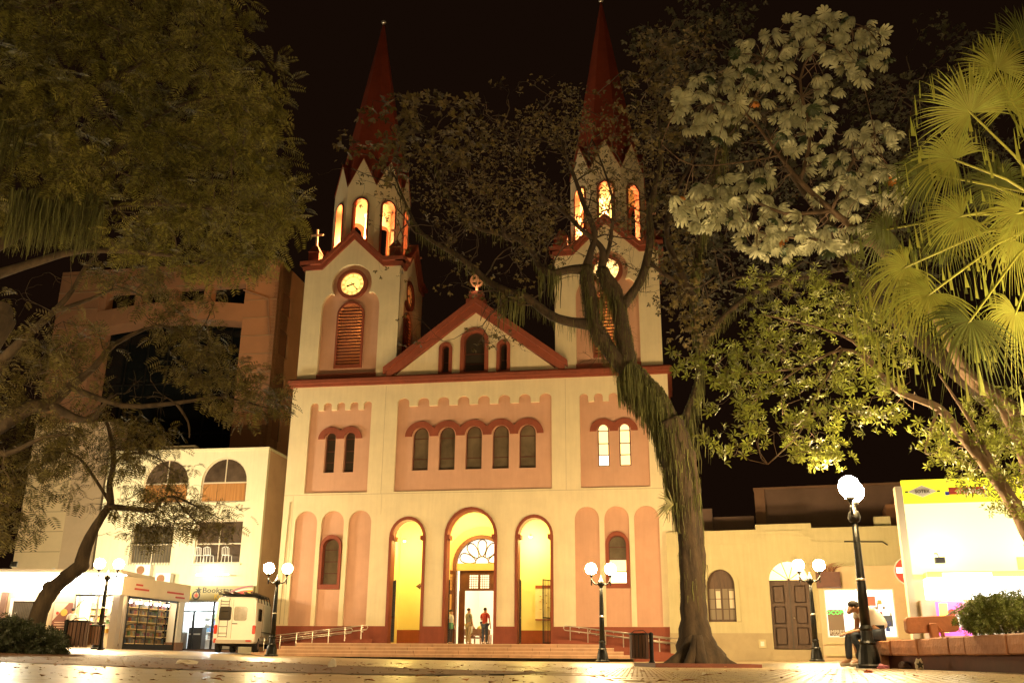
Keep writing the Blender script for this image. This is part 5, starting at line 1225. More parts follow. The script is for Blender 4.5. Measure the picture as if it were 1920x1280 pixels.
cl = sample_region([(70, 800), (150, 770), (270, 780), (330, 820), (360, 880), (330, 930), (250, 930), (180, 920), (130, 880), (60, 860)], 60, 23.2, 26, 11, .28) + sample_region([(220, 950), (330, 930), (420, 950), (445, 985), (400, 1010), (330, 1000), (250, 1010)], 34, 23.4, 25.6, 12, .28) + sample_region([(60, 860), (150, 880), (150, 940), (80, 930)], 8, 23.6, 25.4, 12, .28)
rnd = random.Random(8)
for q_ in anch[::4]: grow(mb, q_, Vector((rnd.gauss(0, 1), rnd.gauss(0, .6), rnd.gauss(-.2, .7))).normalized(), .6, .010, 2, rnd, None, 4, .9)
twigs(mb, anch, cl, .012, .12, 4)
place(mb.build('trunk', m_bark, t3, smooth=True), t3)
V, F = fill(cl, 15, .42, T7, (.16, .34), .45, .6); place(link('crown', fastmesh('crown', V, F, m_leafB), t3, kind='stuff'), t3)

# ---- mossy giant in front of the church
YM = 21.0
t4 = thing('mossy_tree', 'huge old tree with moss bearded trunk in front of the church right side', 'tree', at(1312, 1243, YM))
mb = MB(); paths = []
def LM(sp, w=1.0, bark=10, Y=YM, moss=True):
    Q, R_ = limb(mb, sp, Y, bark)
    if moss: paths.append(((Q, R_), w))
    return Q
anch = []
trunk = LM([(1314, 1252, 112), (1312, 1232, 92), (1306, 1205, 70), (1302, 1160, 50), (1299, 1100, 46), (1297, 1040, 48), (1292, 980, 54), (1283, 920, 66), (1272, 860, 66), (1258, 810, 62), (1250, 790, 58)], .9, 28)
for (x, w, dx) in ((1275, 34, -28), (1342, 34, 30), (1312, 30, 2), (1295, 24, -12)):   # root flares
    limb(mb, [(1308 + dx * .3, 1190, w * .5), (1310 + dx * .8, 1220, w * .8), (1310 + dx * 1.5, 1243, w * .9), (1310 + dx * 2.6, 1253, w * .3)], YM - .25 - (abs(dx) < 15) * .35, 8)
LM([(1262, 815, 50), (1235, 760, 48), (1212, 728, 46), (1190, 705, 46), (1172, 690, 48)], 1.3, 12)
a1 = LM([(1180, 695, 44), (1150, 665, 36), (1128, 635, 34), (1112, 600, 32), (1106, 560, 30), (1100, 525, 30), (1100, 500, 26)], .9)
a2 = LM([(1175, 692, 44), (1172, 650, 36), (1165, 610, 32), (1160, 570, 30), (1150, 545, 34), (1138, 528, 34), (1128, 505, 26)], .9)
a3 = LM([(1110, 607, 26), (1070, 603, 20), (1035, 592, 19), (1010, 575, 18), (985, 557, 17), (950, 546, 16), (915, 528, 15), (890, 505, 13), (855, 478, 11), (815, 455, 9), (785, 430, 7), (760, 380, 5), (740, 330, 3)], .5)
a4 = LM([(1100, 505, 24), (1068, 506, 18), (1035, 512, 17), (1012, 500, 14), (1000, 475, 12), (975, 450, 11), (935, 438, 10), (890, 425, 8), (850, 380, 6), (820, 320, 4), (800, 250, 2.5)], .25)
a5 = LM([(1100, 500, 20), (1108, 470, 14), (1115, 445, 13), (1108, 415, 12), (1095, 385, 11), (1080, 340, 9), (1060, 290, 7), (1040, 240, 5), (1010, 190, 3)], .12, moss=False)
a6 = LM([(1128, 505, 20), (1130, 470, 14), (1112, 448, 11), (1090, 430, 10), (1060, 400, 9), (1020, 370, 7), (980, 320, 5), (950, 260, 3.5), (935, 215, 2)], .1, moss=False)
a7 = LM([(1165, 575, 24), (1185, 550, 20), (1203, 520, 18), (1215, 480, 17), (1220, 440, 16), (1218, 400, 14), (1228, 350, 11), (1240, 290, 8), (1235, 220, 6), (1225, 150, 3)], .4)
a8 = LM([(1130, 500, 14), (1142, 465, 10), (1147, 430, 8), (1150, 390, 7), (1140, 340, 5), (1110, 260, 3)], .1, moss=False)
# the second stem on the right, leaning back
a9 = LM([(1272, 830, 28), (1290, 775, 18), (1308, 720, 15), (1312, 650, 13), (1302, 590, 12), (1300, 530, 13), (1310, 460, 11), (1325, 380, 16), (1350, 290, 11), (1380, 200, 7), (1400, 120, 4)], 1.2, Y=YM + .6)
a10 = LM([(1300, 560, 20), (1270, 500, 16), (1250, 440, 12), (1262, 370, 9), (1300, 300, 6), (1330, 230, 3)], .2, Y=YM + .6, moss=False)
a11 = LM([(1215, 490, 10), (1255, 520, 8), (1300, 540, 6), (1340, 520, 4)], .1, moss=False)
a12 = LM([(1312, 650, 14), (1360, 590, 10), (1430, 540, 13), (1520, 520, 9), (1600, 540, 5)], .4, Y=YM + 1.2)
lm = a1[-6:] + a3[6:] + a4[4:] + a5[3:] + a6[3:] + a7[10:] + a8[3:] + a9[16:] + a10[5:] + a11
rnd = random.Random(12); tips = []
for q_ in (a3[9:] + a4[6:] + a5[6:] + a6[6:] + a7[14:] + a8[6:] + a10[6:] + a9[22:])[::2]:
    grow(mb, q_, Vector((rnd.gauss(-.1, 1), rnd.gauss(0, .7), rnd.gauss(.25, .8))).normalized(), rnd.uniform(.6, 1.3), .024, 3, rnd, tips, 5, 1.0, .1)
for q_ in (a1[3:] + a2[3:] + a7[:14])[::3]: grow(mb, q_, Vector((rnd.gauss(0, 1), rnd.gauss(-.3, .6), rnd.gauss(-.2, .6))).normalized(), .55, .012, 2, rnd, None, 4, 1.1)
pC1 = [(640, 260), (680, 200), (720, 180), (780, 165), (850, 170), (905, 215), (900, 290), (800, 330), (720, 330), (660, 300)]
pC2 = [(770, 260), (900, 250), (960, 220), (1000, 175), (1080, 160), (1140, 200), (1240, 200), (1250, 330), (1230, 440), (1120, 420), (1040, 470), (960, 450), (880, 430), (790, 400), (740, 360)]
pC3 = [(1150, 120), (1200, 70), (1260, 30), (1340, 20), (1300, 130), (1290, 220), (1230, 300), (1190, 260)]
pC4 = [(1240, 330), (1330, 330), (1330, 640), (1280, 660), (1250, 600), (1230, 480)]
c1 = sample_region(pC1, 44, 19.5, 22.5, 21, .22); c2 = sample_region(pC2, 130, 19, 24, 22, .25); c3 = sample_region(pC3, 40, 20, 23, 23, .25); c4 = sample_region(pC4, 40, 20.5, 23.5, 24, .25)
twigs(mb, list(lm), c1 + c2[::2] + c3 + c4[::2], .018, .16, 4)
place(mb.build('trunk', m_barkD, t4, smooth=True), t4)
V, F = joinvf([fill(c1, 9, .36, TB, (.13, .22), .2, .7, .4), fill(c2, 26, .45, TB, (.04, .09), .2, .7, .3), fill(c3, 9, .4, TB, (.12, .2), .2, .7, .4), fill(c4, 20, .4, TB, (.08, .16), .3, .9, .3), fill(tips[::3], 4, .2, TB, (.06, .12), .2, .7, .3)])
place(link('crown', fastmesh('crown', V, F, m_leafC), t4, kind='stuff'), t4)
V, F = joinvf([moss_on(paths, 1700, .10, .34), moss_on([(p, w) for p, w in paths[:2]], 4200, .2, .62, zmin=3.3), moss_on([paths[7]], 1500, .25, .7, zmin=3.6)])
place(link('hanging_moss', fastmesh('hanging_moss', V, F, m_moss), t4, kind='stuff'), t4)
P = []
for (x0, x1, y) in ((1010, 1050, 505), (930, 985, 548), (1095, 1160, 560), (1230, 1330, 800)):
    P += [tuple(p) for p in sample_region([(x0, y - 8), (x1, y - 8), (x1, y + 12), (x0, y + 12)], 60, YM - .3, YM + .3, x0)]
P = np.array(P); V, F = scatter(TS[0], TS[1], P, zrot(len(P)), RNG.uniform(.3, .95, len(P))); place(link('hanging_moss', fastmesh('hanging_moss', V, F, m_moss), t4, kind='stuff'), t4)
# spiky air plant growing on the trunk
bp = at(1262, 945, YM - .35); br = thing('air_plant', 'spiky air plant growing on the left side of the mossy trunk', 'plant', bp)
mb = MB()
for k in range(34):
    a = rr.uniform(PI * .55, PI * 1.45); e = rr.uniform(-.9, .9); L = rr.uniform(.22, .5); d = Vector((math.cos(a), -.35 * rr.random(), math.sin(e))).normalized()
    mb.tube([Vector((0, 0, 0)), d * L * .6, d * L + Vector((0, 0, -.06))], [.014, .012, .002], 4)
mb.build('leaf_tuft', M('air_plant_leaf', (.16, .15, .05), .6, island=.3), br)
m_curb = M('red_kerb_paint', (.13, .032, .016), .6, .25, 3, .2)
kb = thing('tree_kerb', 'low red painted kerb round the foot of the mossy tree', 'kerb', (4.6, 19.3, g(4.6)))
MB().box(-1.6, .05, -.1, .1, -.02, .06).build('kerb_front', m_curb, kb); MB().box(-1.8, -1.6, -.1, 3.2, -.02, .055).build('kerb_side', m_curb, kb); MB().box(.05, .25, -.1, 3.2, -.02, .055).build('kerb_side', m_curb, kb); MB().box(-1.6, .05, 3.0, 3.2, -.02, .055).build('kerb_back', m_curb, kb)
MB().box(-1.6, .05, .1, 3.0, -.02, .035).build('soil', M('dry_soil', (.14, .08, .045), .95, .3, 4, .6, 30), kb)

# ---- dark leafy tree far behind, upper right
t5 = thing('background_tree', 'dark leafy tree spreading behind the pale leaves at upper right', 'tree', (19, 30, g(19)))
mb = MB(); anch = []
mb.tube([Vector((19, 30, .1)), Vector((18, 30, 4)), Vector((16, 30, 8)), at(1640, 560, 28)], [.5, .42, .34, .28], 10)
for sp in ([(1640, 560, 30), (1560, 430, 20), (1480, 320, 13), (1420, 200, 8), (1380, 100, 4)], [(1640, 560, 26), (1680, 400, 18), (1700, 250, 11), (1740, 130, 5)], [(1640, 560, 20), (1740, 450, 14), (1800, 300, 8), (1850, 180, 4)], [(1600, 500, 14), (1480, 520, 9), (1380, 520, 6), (1320, 560, 3)]):
    Q, R_ = limb(mb, sp, 28, 8); anch += Q
cl = sample_region([(1190, 60), (1290, 20), (1450, 0), (1520, 60), (1680, 90), (1740, 40), (1840, 70), (1880, 180), (1900, 400), (1700, 560), (1560, 600), (1400, 560), (1330, 640), (1260, 520), (1240, 300)], 190, 25, 31, 31, .5)
twigs(mb, anch, cl, .022, .12, 4); place(mb.build('trunk', m_bark, t5, smooth=True), t5)
V, F = fill(cl, 30, .75, TB, (.12, .26), .2, .8, .3); place(link('crown', fastmesh('crown', V, F, m_leafE), t5, kind='stuff'), t5)

# ---- pale palmate leaved tree
t6 = thing('pale_leaf_tree', 'tree with big pale hand shaped leaves catching the light beside the palm', 'tree', (12.2, 18.2, g(12)))
mb = MB(); anch = []
mb.tube([Vector((12.2, 18.2, .1)), Vector((12, 18.2, 2.6)), at(2010, 860, 18)], [.28, .23, .2], 10)
for sp in ([(2010, 860, 40), (1920, 790, 36), (1870, 745, 32), (1812, 700, 26), (1765, 610, 22), (1720, 545, 20), (1640, 460, 17), (1560, 395, 14), (1500, 340, 11), (1460, 290, 9), (1400, 215, 5), (1340, 190, 3)], [(1560, 395, 10), (1470, 400, 7), (1390, 370, 5), (1300, 380, 3)], [(1500, 340, 9), (1520, 250, 7), (1500, 150, 6), (1540, 80, 5), (1620, 50, 3)],
           [(1640, 460, 10), (1540, 450, 7), (1440, 440, 4), (1400, 420, 2)], [(1560, 395, 8), (1600, 300, 6), (1640, 250, 3)], [(1460, 290, 6), (1420, 300, 4), (1300, 310, 3), (1240, 270, 2)], [(1500, 150, 5), (1430, 110, 3)]):
    Q, R_ = limb(mb, sp, 17.5, 8); anch += Q
def palmate_mesh(name, n, lobeL, lobeW, droop, mat, seg=4):
    V = []; F = []
    for i in range(n):
        a = -PI * .86 + 1.72 * PI * i / (n - 1); L = lobeL * (1 - .25 * abs(a) / PI); d = np.array([math.cos(a), math.sin(a), 0]); s = np.array([-d[1], d[0], 0]); b = len(V)
        for k, (t, w) in enumerate(((.02, .12), (.35, .55), (.65, 1.0), (.88, .8), (1.0, .2))):
            dz = -droop * t * t * L; c = d * t * L * (1 - .18 * droop * t) + np.array([0, 0, dz])
            V += [tuple(c - s * w * lobeW / 2 + [0, 0, -.012]), tuple(c + [0, 0, .006 + .01 * (k == 2)]), tuple(c + s * w * lobeW / 2 + [0, 0, -.012])]
        for k in range(4):
            q0 = b + 3 * k; F += [(q0, q0 + 1, q0 + 4, q0 + 3), (q0 + 1, q0 + 2, q0 + 5, q0 + 4)]
    return fastmesh(name, np.array(V, float), np.array(F), mat, True)
m_pale = M('pale_leaf', (.50, .51, .34), .6, .2, 3, trans=.15); m_paled = M('dark_upper_leaf', (.05, .075, .03), .4, .2, 3)
m_orangeleaf = M('orange_leaf', (.55, .22, .04), .6)
pm = [palmate_mesh('palmate_leaf', 9, .25, .088, dr, m_pale) for dr in (.6, 1.0, 1.5)] ; pmd = palmate_mesh('palmate_leaf_dark', 9, .24, .09, .6, m_paled); pmo = palmate_mesh('palmate_leaf_orange', 8, .2, .1, .8, m_orangeleaf)
EL = [(1340, 200, 78, 66, 34), (1420, 110, 46, 50, 14), (1555, 66, 112, 46, 34), (1620, 100, 55, 50, 14), (1445, 150, 50, 40, 10), (1500, 240, 62, 44, 22), (1325, 385, 70, 42, 30), (1405, 345, 60, 36, 14), (1455, 435, 78, 50, 30), (1570, 330, 75, 55, 18), (1640, 260, 55, 40, 12), (1530, 175, 50, 40, 8), (1570, 430, 50, 45, 14), (1640, 350, 50, 55, 14)]
pts_ = []; rnd = random.Random(31)
for cx_, cy_, rx, ry, n in EL:
    for _ in range(n):
        a = rnd.uniform(0, 2 * PI); r_ = math.sqrt(rnd.random()); pts_.append((at(cx_ + rx * r_ * math.cos(a), cy_ + ry * r_ * math.sin(a), rnd.uniform(16.4, 18.6)), cx_))
mbs = MB()
for k, (p, cx_) in enumerate(pts_):
    me = pm[k % 3] if rnd.random() > .16 else pmd
    if k % 61 == 17: me = pmo
    o = link('leaf', me, t6, p - t6.location)
    # leaves hang, their pale undersides turned towards the square
    o.rotation_euler = (rnd.gauss(-.55, .4), rnd.gauss(0, .4), rnd.uniform(0, 2 * PI)); s = rnd.uniform(.55, .92); o.scale = (s, s, s)
    a = min(anch, key=lambda q_: (q_ - p).length)
    if (a - p).length < 1.6: mbs.tube([a, a.lerp(p, .5) + Vector((0, 0, .08)), p], [.012, .008, .005], 4, cap=False)
twigs(mb, anch, [p for p, _ in pts_[::9]], .02, .08, 4)
tm = pm[1]; Tv = np.array([tuple(v.co) for v in tm.vertices]); Tf = np.array([tuple(p_.vertices) for p_ in tm.polygons]); more = []
for cx_, cy_, rx, ry, n in EL:
    for _ in range(int(n * 1.7)):
        a = rnd.uniform(0, 2 * PI); r_ = math.sqrt(rnd.random()); more.append(tuple(at(cx_ + rx * r_ * math.cos(a), cy_ + ry * r_ * math.sin(a), rnd.uniform(16.8, 19.2))))
more = np.array(more); Rm = zrot(len(more)); ta = RNG.normal(-.55, .4, len(more)); Rx = np.zeros((len(more), 3, 3)); Rx[:, 0, 0] = 1; Rx[:, 1, 1] = np.cos(ta); Rx[:, 1, 2] = -np.sin(ta); Rx[:, 2, 1] = np.sin(ta); Rx[:, 2, 2] = np.cos(ta)
V, F = scatter(Tv, Tf, more, Rm @ Rx, RNG.uniform(.48, .8, len(more))); place(link('inner_leaves', fastmesh('inner_leaves', V, F, m_pale, True), t6, kind='stuff'), t6)
place(mb.build('trunk', m_barkL, t6, smooth=True), t6); place(mbs.build('leaf_stalks', m_barkL, t6, kind='stuff'), t6)

# ---- yellow green tree over the big lamp
t7 = thing('yellow_green_tree', 'yellow green leaved tree with slanting trunk over the tall lamp', 'tree', (8.6, 14.2, g(8.6)))
mb = MB(); anch = []; Y7 = 15.5
mb.tube([Vector((8.9, 14.6, .1)), Vector((8.7, 14.8, 1.2)), at(1935, 1010, 15.2)], [.22, .19, .17], 10)
for sp in ([(1935, 1010, 34), (1900, 945, 30), (1870, 900, 27), (1840, 860, 24), (1795, 805, 20), (1760, 765, 17), (1710, 745, 14), (1680, 730, 13), (1655, 705, 12), (1625, 675, 9), (1580, 655, 6), (1500, 690, 4), (1430, 740, 3)],
           [(1870, 900, 16), (1850, 850, 12), (1820, 790, 9), (1790, 745, 6), (1760, 700, 4)], [(1655, 705, 8), (1600, 640, 6), (1520, 610, 4), (1430, 590, 3)], [(1580, 655, 5), (1520, 760, 4), (1500, 810, 3), (1440, 870, 2)], [(1500, 690, 4), (1400, 700, 3), (1340, 690, 2), (1270, 665, 1.5)],
           [(1935, 1010, 26), (1925, 880, 22), (1890, 790, 16), (1850, 730, 10), (1800, 690, 6)], [(1760, 765, 7), (1740, 820, 5), (1735, 850, 3)]):
    Q, R_ = limb(mb, sp, Y7, 8); anch += Q
ros = sample_region([(1330, 640), (1400, 590), (1500, 560), (1640, 600), (1665, 690), (1700, 740), (1660, 800), (1600, 800), (1560, 870), (1500, 860), (1470, 800), (1420, 830), (1340, 800), (1330, 740), (1350, 690)], 110, 14.3, 17.2, 41, .22)
ros += sample_region([(1250, 670), (1300, 660), (1340, 690), (1300, 700)], 4, 15, 16, 42, .06) + sample_region([(1310, 800), (1380, 800), (1420, 850), (1340, 865)], 6, 15, 16, 43, .06) + sample_region([(1480, 850), (1600, 830), (1580, 860), (1520, 880)], 6, 14.8, 15.8, 43, .06)
ros2 = sample_region([(1720, 800), (1760, 790), (1830, 760), (1950, 740), (1950, 980), (1890, 960), (1850, 925), (1790, 895), (1740, 860)], 80, 14.3, 17.5, 44, .2) + sample_region([(1400, 520), (1600, 500), (1700, 600), (1720, 700), (1560, 620), (1400, 600)], 60, 16, 19, 45, .2)
rnd = random.Random(77)
twigs(mb, anch, [p for p in ros] + ros2[::2], .007, .14, 4)
place(mb.build('trunk', m_barkL, t7, smooth=True), t7)
L_ = []
for R0, sz in ((ros, (.085, .145)), (ros2, (.085, .14))):
    C = np.repeat(np.array([tuple(p) for p in R0]), 6, axis=0) + RNG.normal(size=(len(R0) * 6, 3)) * .13; n = len(C); D = RNG.normal(size=(n, 3)) * .6; D[:, 2] += .3; D[:, 1] -= .3
    L_.append(scatter(TR[0], TR[1], C, rots(D), RNG.uniform(sz[0], sz[1], n)))
V, F = joinvf(L_); place(link('crown', fastmesh('crown', V, F, m_leafD), t7, kind='stuff'), t7)

# ---- fan palm at the right edge
t8 = thing('fan_palm', 'fan palm with brightly lit fronds hanging over the right edge', 'palm tree', (8.9, 12.6, g(8.9)))
YP = 12.6; hubP = at(1990, 400, YP)
mb = MB(); mb.tube([Vector((8.9, 12.6, .05)), Vector((8.95, 12.6, 3)), hubP + Vector((.25, 0, -.3)), hubP + Vector((.2, 0, .4))], [.2, .16, .17, .12], 12)
place(mb.build('trunk', m_barkL, t8, smooth=True), t8)
def fan_frond(hub, px, py, Y, R_px, face, droop, mat, start=None, n=54, spread=1.42 * PI, pet=True):
    """one fan leaf: folded segments joined near the middle, with split hanging tips"""
    c = at(px, py, Y); R = R_px * Y / CAM_F
    st_ = start or hub; axis = (c - st_); axis = axis.normalized() if axis.length > .01 else Vector((-1, 0, 0))
    nrm = Vector(face).normalized(); X = (axis - nrm * axis.dot(nrm)).normalized(); Yv = nrm.cross(X)
    V = []; F = []
    for i in range(n):
        a = -spread / 2 + spread * i / (n - 1); L = R * (1 - .22 * (abs(a) / (spread / 2)) ** 2) * rr.uniform(.9, 1.06); droop_i = droop * rr.uniform(.6, 1.35); d = X * math.cos(a) + Yv * math.sin(a); s = -X * math.sin(a) + Yv * math.cos(a)
        dw = spread / n * .5; b = len(V); fold = .35 * (1 if i % 2 else -1)
        for k, t in enumerate((.03, .3, .55, .75, .9, 1.05)):
            w = dw * L * min(t, .46) * (1 if t < .5 else max(.05, 1.0 - (t - .46) * 1.75)); sag = droop_i * max(0, t - .28) ** 2.0 * L * 1.25
            p = c + d * (t * L * (1 - .12 * droop * t)) + Vector((0, 0, -sag)) + nrm * (.03 * math.sin(t * 3) * R)
            V += [tuple(p - s * w + nrm * .0), tuple(p + nrm * fold * w), tuple(p + s * w)]
        for k in range(5): q0 = b + 3 * k; F += [(q0, q0 + 1, q0 + 4, q0 + 3), (q0 + 1, q0 + 2, q0 + 5, q0 + 4)]
        if rr.random() < .55:    # dry thread hanging from the tip
            b = len(V); e = Vector(V[-2]); ln = rr.uniform(.12, .5); V += [tuple(e), tuple(e + Vector((.006, 0, 0))), tuple(e + Vector((.01 + rr.uniform(-.04, .04), 0, -ln))), tuple(e + Vector((rr.uniform(-.04, .04), 0, -ln)))]; F.append((b, b + 1, b + 2, b + 3))
    fr = place(link('frond', fastmesh('frond', np.array(V), np.array(F), mat), t8), t8)
    if pet:
        mid = st_.lerp(c, .5) + Vector((0, 0, .12)); MB().tube([st_, mid, c, c + X * .12], [.026, .02, .015, .004], 6).build('stalk', m_petiole, fr, smooth=True)
    return fr
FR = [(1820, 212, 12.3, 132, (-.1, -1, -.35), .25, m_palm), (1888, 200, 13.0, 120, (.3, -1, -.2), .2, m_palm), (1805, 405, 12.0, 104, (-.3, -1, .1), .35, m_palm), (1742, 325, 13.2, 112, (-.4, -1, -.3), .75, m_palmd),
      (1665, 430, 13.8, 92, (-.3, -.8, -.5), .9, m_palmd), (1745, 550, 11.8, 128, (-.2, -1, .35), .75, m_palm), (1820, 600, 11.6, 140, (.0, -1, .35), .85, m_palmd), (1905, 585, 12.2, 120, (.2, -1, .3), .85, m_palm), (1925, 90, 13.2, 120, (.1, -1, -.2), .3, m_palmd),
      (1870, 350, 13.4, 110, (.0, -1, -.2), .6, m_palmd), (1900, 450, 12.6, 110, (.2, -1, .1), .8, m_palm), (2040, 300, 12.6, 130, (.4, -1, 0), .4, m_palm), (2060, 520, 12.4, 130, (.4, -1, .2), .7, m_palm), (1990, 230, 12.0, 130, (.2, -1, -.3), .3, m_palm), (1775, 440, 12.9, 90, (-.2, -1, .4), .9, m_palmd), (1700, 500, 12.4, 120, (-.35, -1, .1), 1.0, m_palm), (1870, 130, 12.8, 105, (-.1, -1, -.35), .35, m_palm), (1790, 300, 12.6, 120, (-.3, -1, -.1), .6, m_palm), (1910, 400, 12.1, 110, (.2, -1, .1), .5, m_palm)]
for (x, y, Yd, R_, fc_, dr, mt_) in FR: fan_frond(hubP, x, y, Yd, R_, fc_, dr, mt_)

# ---- shrubs
def bush(name, label, poly, Y0, Y1, n, mat, size, cat, loc, per=26, rad=.16):
    t = thing(name, label, cat, loc); cl = sample_region(poly, n, Y0, Y1, len(label)); mb = MB()
    for c in cl[::4]: mb.tube([Vector((c.x * .6 + loc[0] * .4, c.y, loc[2])), c], [.012, .004], 4, cap=False)
    place(mb.build('stems', m_bark, t), t)
    V, F = fill(cl, per, rad, TR, size, -.3, .9, .5); place(link('foliage', fastmesh('foliage', V, F, mat), t, kind='stuff'), t); return t
bush('bush', 'leafy green bush in the stone planter below the bright awning', [(1800, 1176), (1803, 1150), (1820, 1130), (1850, 1122), (1900, 1118), (1960, 1118), (1960, 1174)], 12.9, 14.4, 130, m_bush, (.03, .055), 'bush', (7.1, 13.4, .4), 34, .14)
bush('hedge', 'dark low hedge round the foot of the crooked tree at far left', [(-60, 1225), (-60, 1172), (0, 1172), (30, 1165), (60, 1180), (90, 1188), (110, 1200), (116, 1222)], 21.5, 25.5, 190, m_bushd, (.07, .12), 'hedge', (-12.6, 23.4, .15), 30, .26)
t9 = thing('hanging_branch', 'dark leafy branch hanging in front of the billboard', 'tree branch', at(1890, 985, 15.0)); bpy.data.objects.remove(t9)
# ================================================================ street furniture, planter, people, litter
m_slat = M('bin_wood', (.16, .075, .04), .55, .25, 4, .2, 30, stretch=(10, 10, 1)); m_bag = M('black_bin_bag', (.02, .02, .022), .3, 0, 1, .6, 15)
def bin_(label, x, y, side, sc=1.0, h=.62, r=.24, post=.8, zoff=0):
    t = thing('litter_bin', label, 'litter bin', (x, y, g(x) + zoff), 0, 'wooden slatted litter bins on iron posts')
    MB().lathe([(.10, 0), (.11, .03), (.07, .1), (.055, .14), (.055, post - .04), (.065, post - .03), (.06, post), (.01, post + .03)], seg=12).build('post', m_metal, t, smooth=False)
    cx_ = side * (r + .08)
    for k in range(16):
        a = 2 * PI * k / 16; c, s = math.cos(a), math.sin(a); w = .036
        mb = MB(lambda X, Y, Z, c=c, s=s: (cx_ + c * X - s * Y, s * X + c * Y, Z)); mb.box(r - .012, r + .008, -w, w, .16, .16 + h); mb.build('slat', m_slat, t)
    for z in (.22, .16 + h - .06): MB().lathe([(r - .02, z), (r - .013, z), (r - .013, z + .03), (r - .02, z + .03)], (cx_, 0, 0), 16).build('hoop', m_metal, t)
    MB().lathe([(r - .05, .2), (r - .03, .16 + h), (r + .02, .18 + h), (r + .012, .13 + h)], (cx_, 0, 0), 16).build('bin_bag', m_bag, t)
    MB().tube([(cx_ - r * .9, 0, .16 + h), (cx_ - r * .5, 0, .24 + h), (cx_ + r * .5, 0, .25 + h), (cx_ + r * .9, 0, .17 + h)], .012, 6).build('handle', m_metal, t)
    t.scale = (sc, sc, sc); return t
bin_('slatted bin on an iron post, left of the mossy tree near the right ramp', 3.28, 23.0, -1, .88)
bin_('slatted bin on an iron post, by the end of the dark hedge at far left', -10.75, 24, 1, .96)
bin_('small far slatted bin behind the far left lamp, before the shop display', -15.8, 38.5, -1, 1.15)
hk = thing('hedge_kerb', 'dark red kerb edging the hedge at far left', 'kerb', (-13.3, 22.5, g(-13)))
MB().box(-4, 3.0, -.12, .1, -.05, .10).build('kerb_stone', m_curb, hk); MB().add([(2.4, -.1, .1), (3.0, -.1, .1), (2.7, -.1, .32), (2.4, .3, .1), (3.0, .3, .1), (2.6, .3, .34)], [(0, 1, 2), (3, 5, 4), (0, 2, 5, 3), (1, 4, 5, 2)]).build('kerb_block', m_curb, hk)

# stone planter with seat-high blocks
m_block = M('terracotta_stone', (.46, .20, .095), .75, 0, 2.5, .6, 14, c2=(.28, .11, .055), island=0); m_under = M('dark_red_base', (.10, .03, .016), .8, .3, 2)
pl_ = thing('stone_planter', 'curved planter of terracotta stone blocks with a recessed dark base', 'planter', (6.4, 17.5, g(6.4) + .02))
A = [Vector((6.43, 17.4)), Vector((6.42, 16.6)), Vector((6.36, 15.6)), Vector((6.28, 14.5)), Vector((6.18, 13.4)), Vector((6.08, 12.3)), Vector((6.0, 11.2)), Vector((5.95, 10.2))]
def along(s):
    for i in range(len(A) - 1):
        L = (A[i + 1] - A[i]).length
        if s <= L: return A[i].lerp(A[i + 1], s / L), (A[i + 1] - A[i]).normalized()
        s -= L
    return A[-1], (A[-1] - A[-2]).normalized()
s = 0; rk2 = random.Random(4)
tot = sum((A[i + 1] - A[i]).length for i in range(len(A) - 1))
O2 = Vector((6.4, 17.5))
while s < tot - .3:
    w = rk2.uniform(.34, .5) * 1.6; p, d = along(s + w / 2); n_ = Vector((-d.y, d.x)); n_ = n_ if n_.x > 0 else -n_
    z0, z1 = .19 + rk2.uniform(-.004, .004), .43 + rk2.uniform(-.008, .012); o = rk2.uniform(-.012, .012)
    def f(x, y, z, p=p, d=d, n_=n_): q_ = p + d * x + n_ * y - O2; return (q_.x, q_.y, z)
    hw = w / 2 - .008; c = .018
    mb = MB(f); prof = [(o + c, z0), (o, z0 + c), (o - .004, (z0 + z1) / 2), (o + .002, z1 - c), (o + c, z1), (.5, z1)]
    V_ = [(x, y, z) for x in (-hw, -hw + .012, hw - .012, hw) for y, z in prof]; 
    V_ = [(x, y + (.012 if abs(x) > hw - .006 else 0), z) for x, y, z in V_]; k = 6; fs = [(i * k + j, (i + 1) * k + j, (i + 1) * k + j + 1, i * k + j + 1) for i in range(3) for j in range(5)] + [tuple(range(k - 1, -1, -1)), tuple(range(3 * k, 4 * k))]
    mb.add(V_, fs).build('stone_block', m_block, pl_); s += w
n = 16; mb = MB(); V_ = []
for i in range(n + 1):
    p, d = along(tot * i / n); n_ = Vector((-d.y, d.x)); n_ = n_ if n_.x > 0 else -n_; a = p + n_ * .13 - O2; b = p + n_ * .55 - O2
    V_ += [(a.x, a.y, -.08), (a.x, a.y, .2), (b.x, b.y, .2), (b.x, b.y, .36)]
mb.add(V_, [(i * 4 + j, (i + 1) * 4 + j, (i + 1) * 4 + j + 1, i * 4 + j + 1) for i in range(n) for j in range(3)]).build('base', m_under, pl_)
MB().box(.02, 5.5, -.25, 0.02, -.08, .42).build('end_wall', m_block, pl_)
so = MB(); V_ = []
for i in range(n + 1):
    p, d = along(tot * i / n); a = p + Vector((.5, 0)) - O2; V_ += [(a.x, a.y - .1, .36), (6, a.y - .1, .38)]
so.add(V_, [(2 * i, 2 * i + 2, 2 * i + 3, 2 * i + 1) for i in range(n)]).build('soil', m_under, pl_)
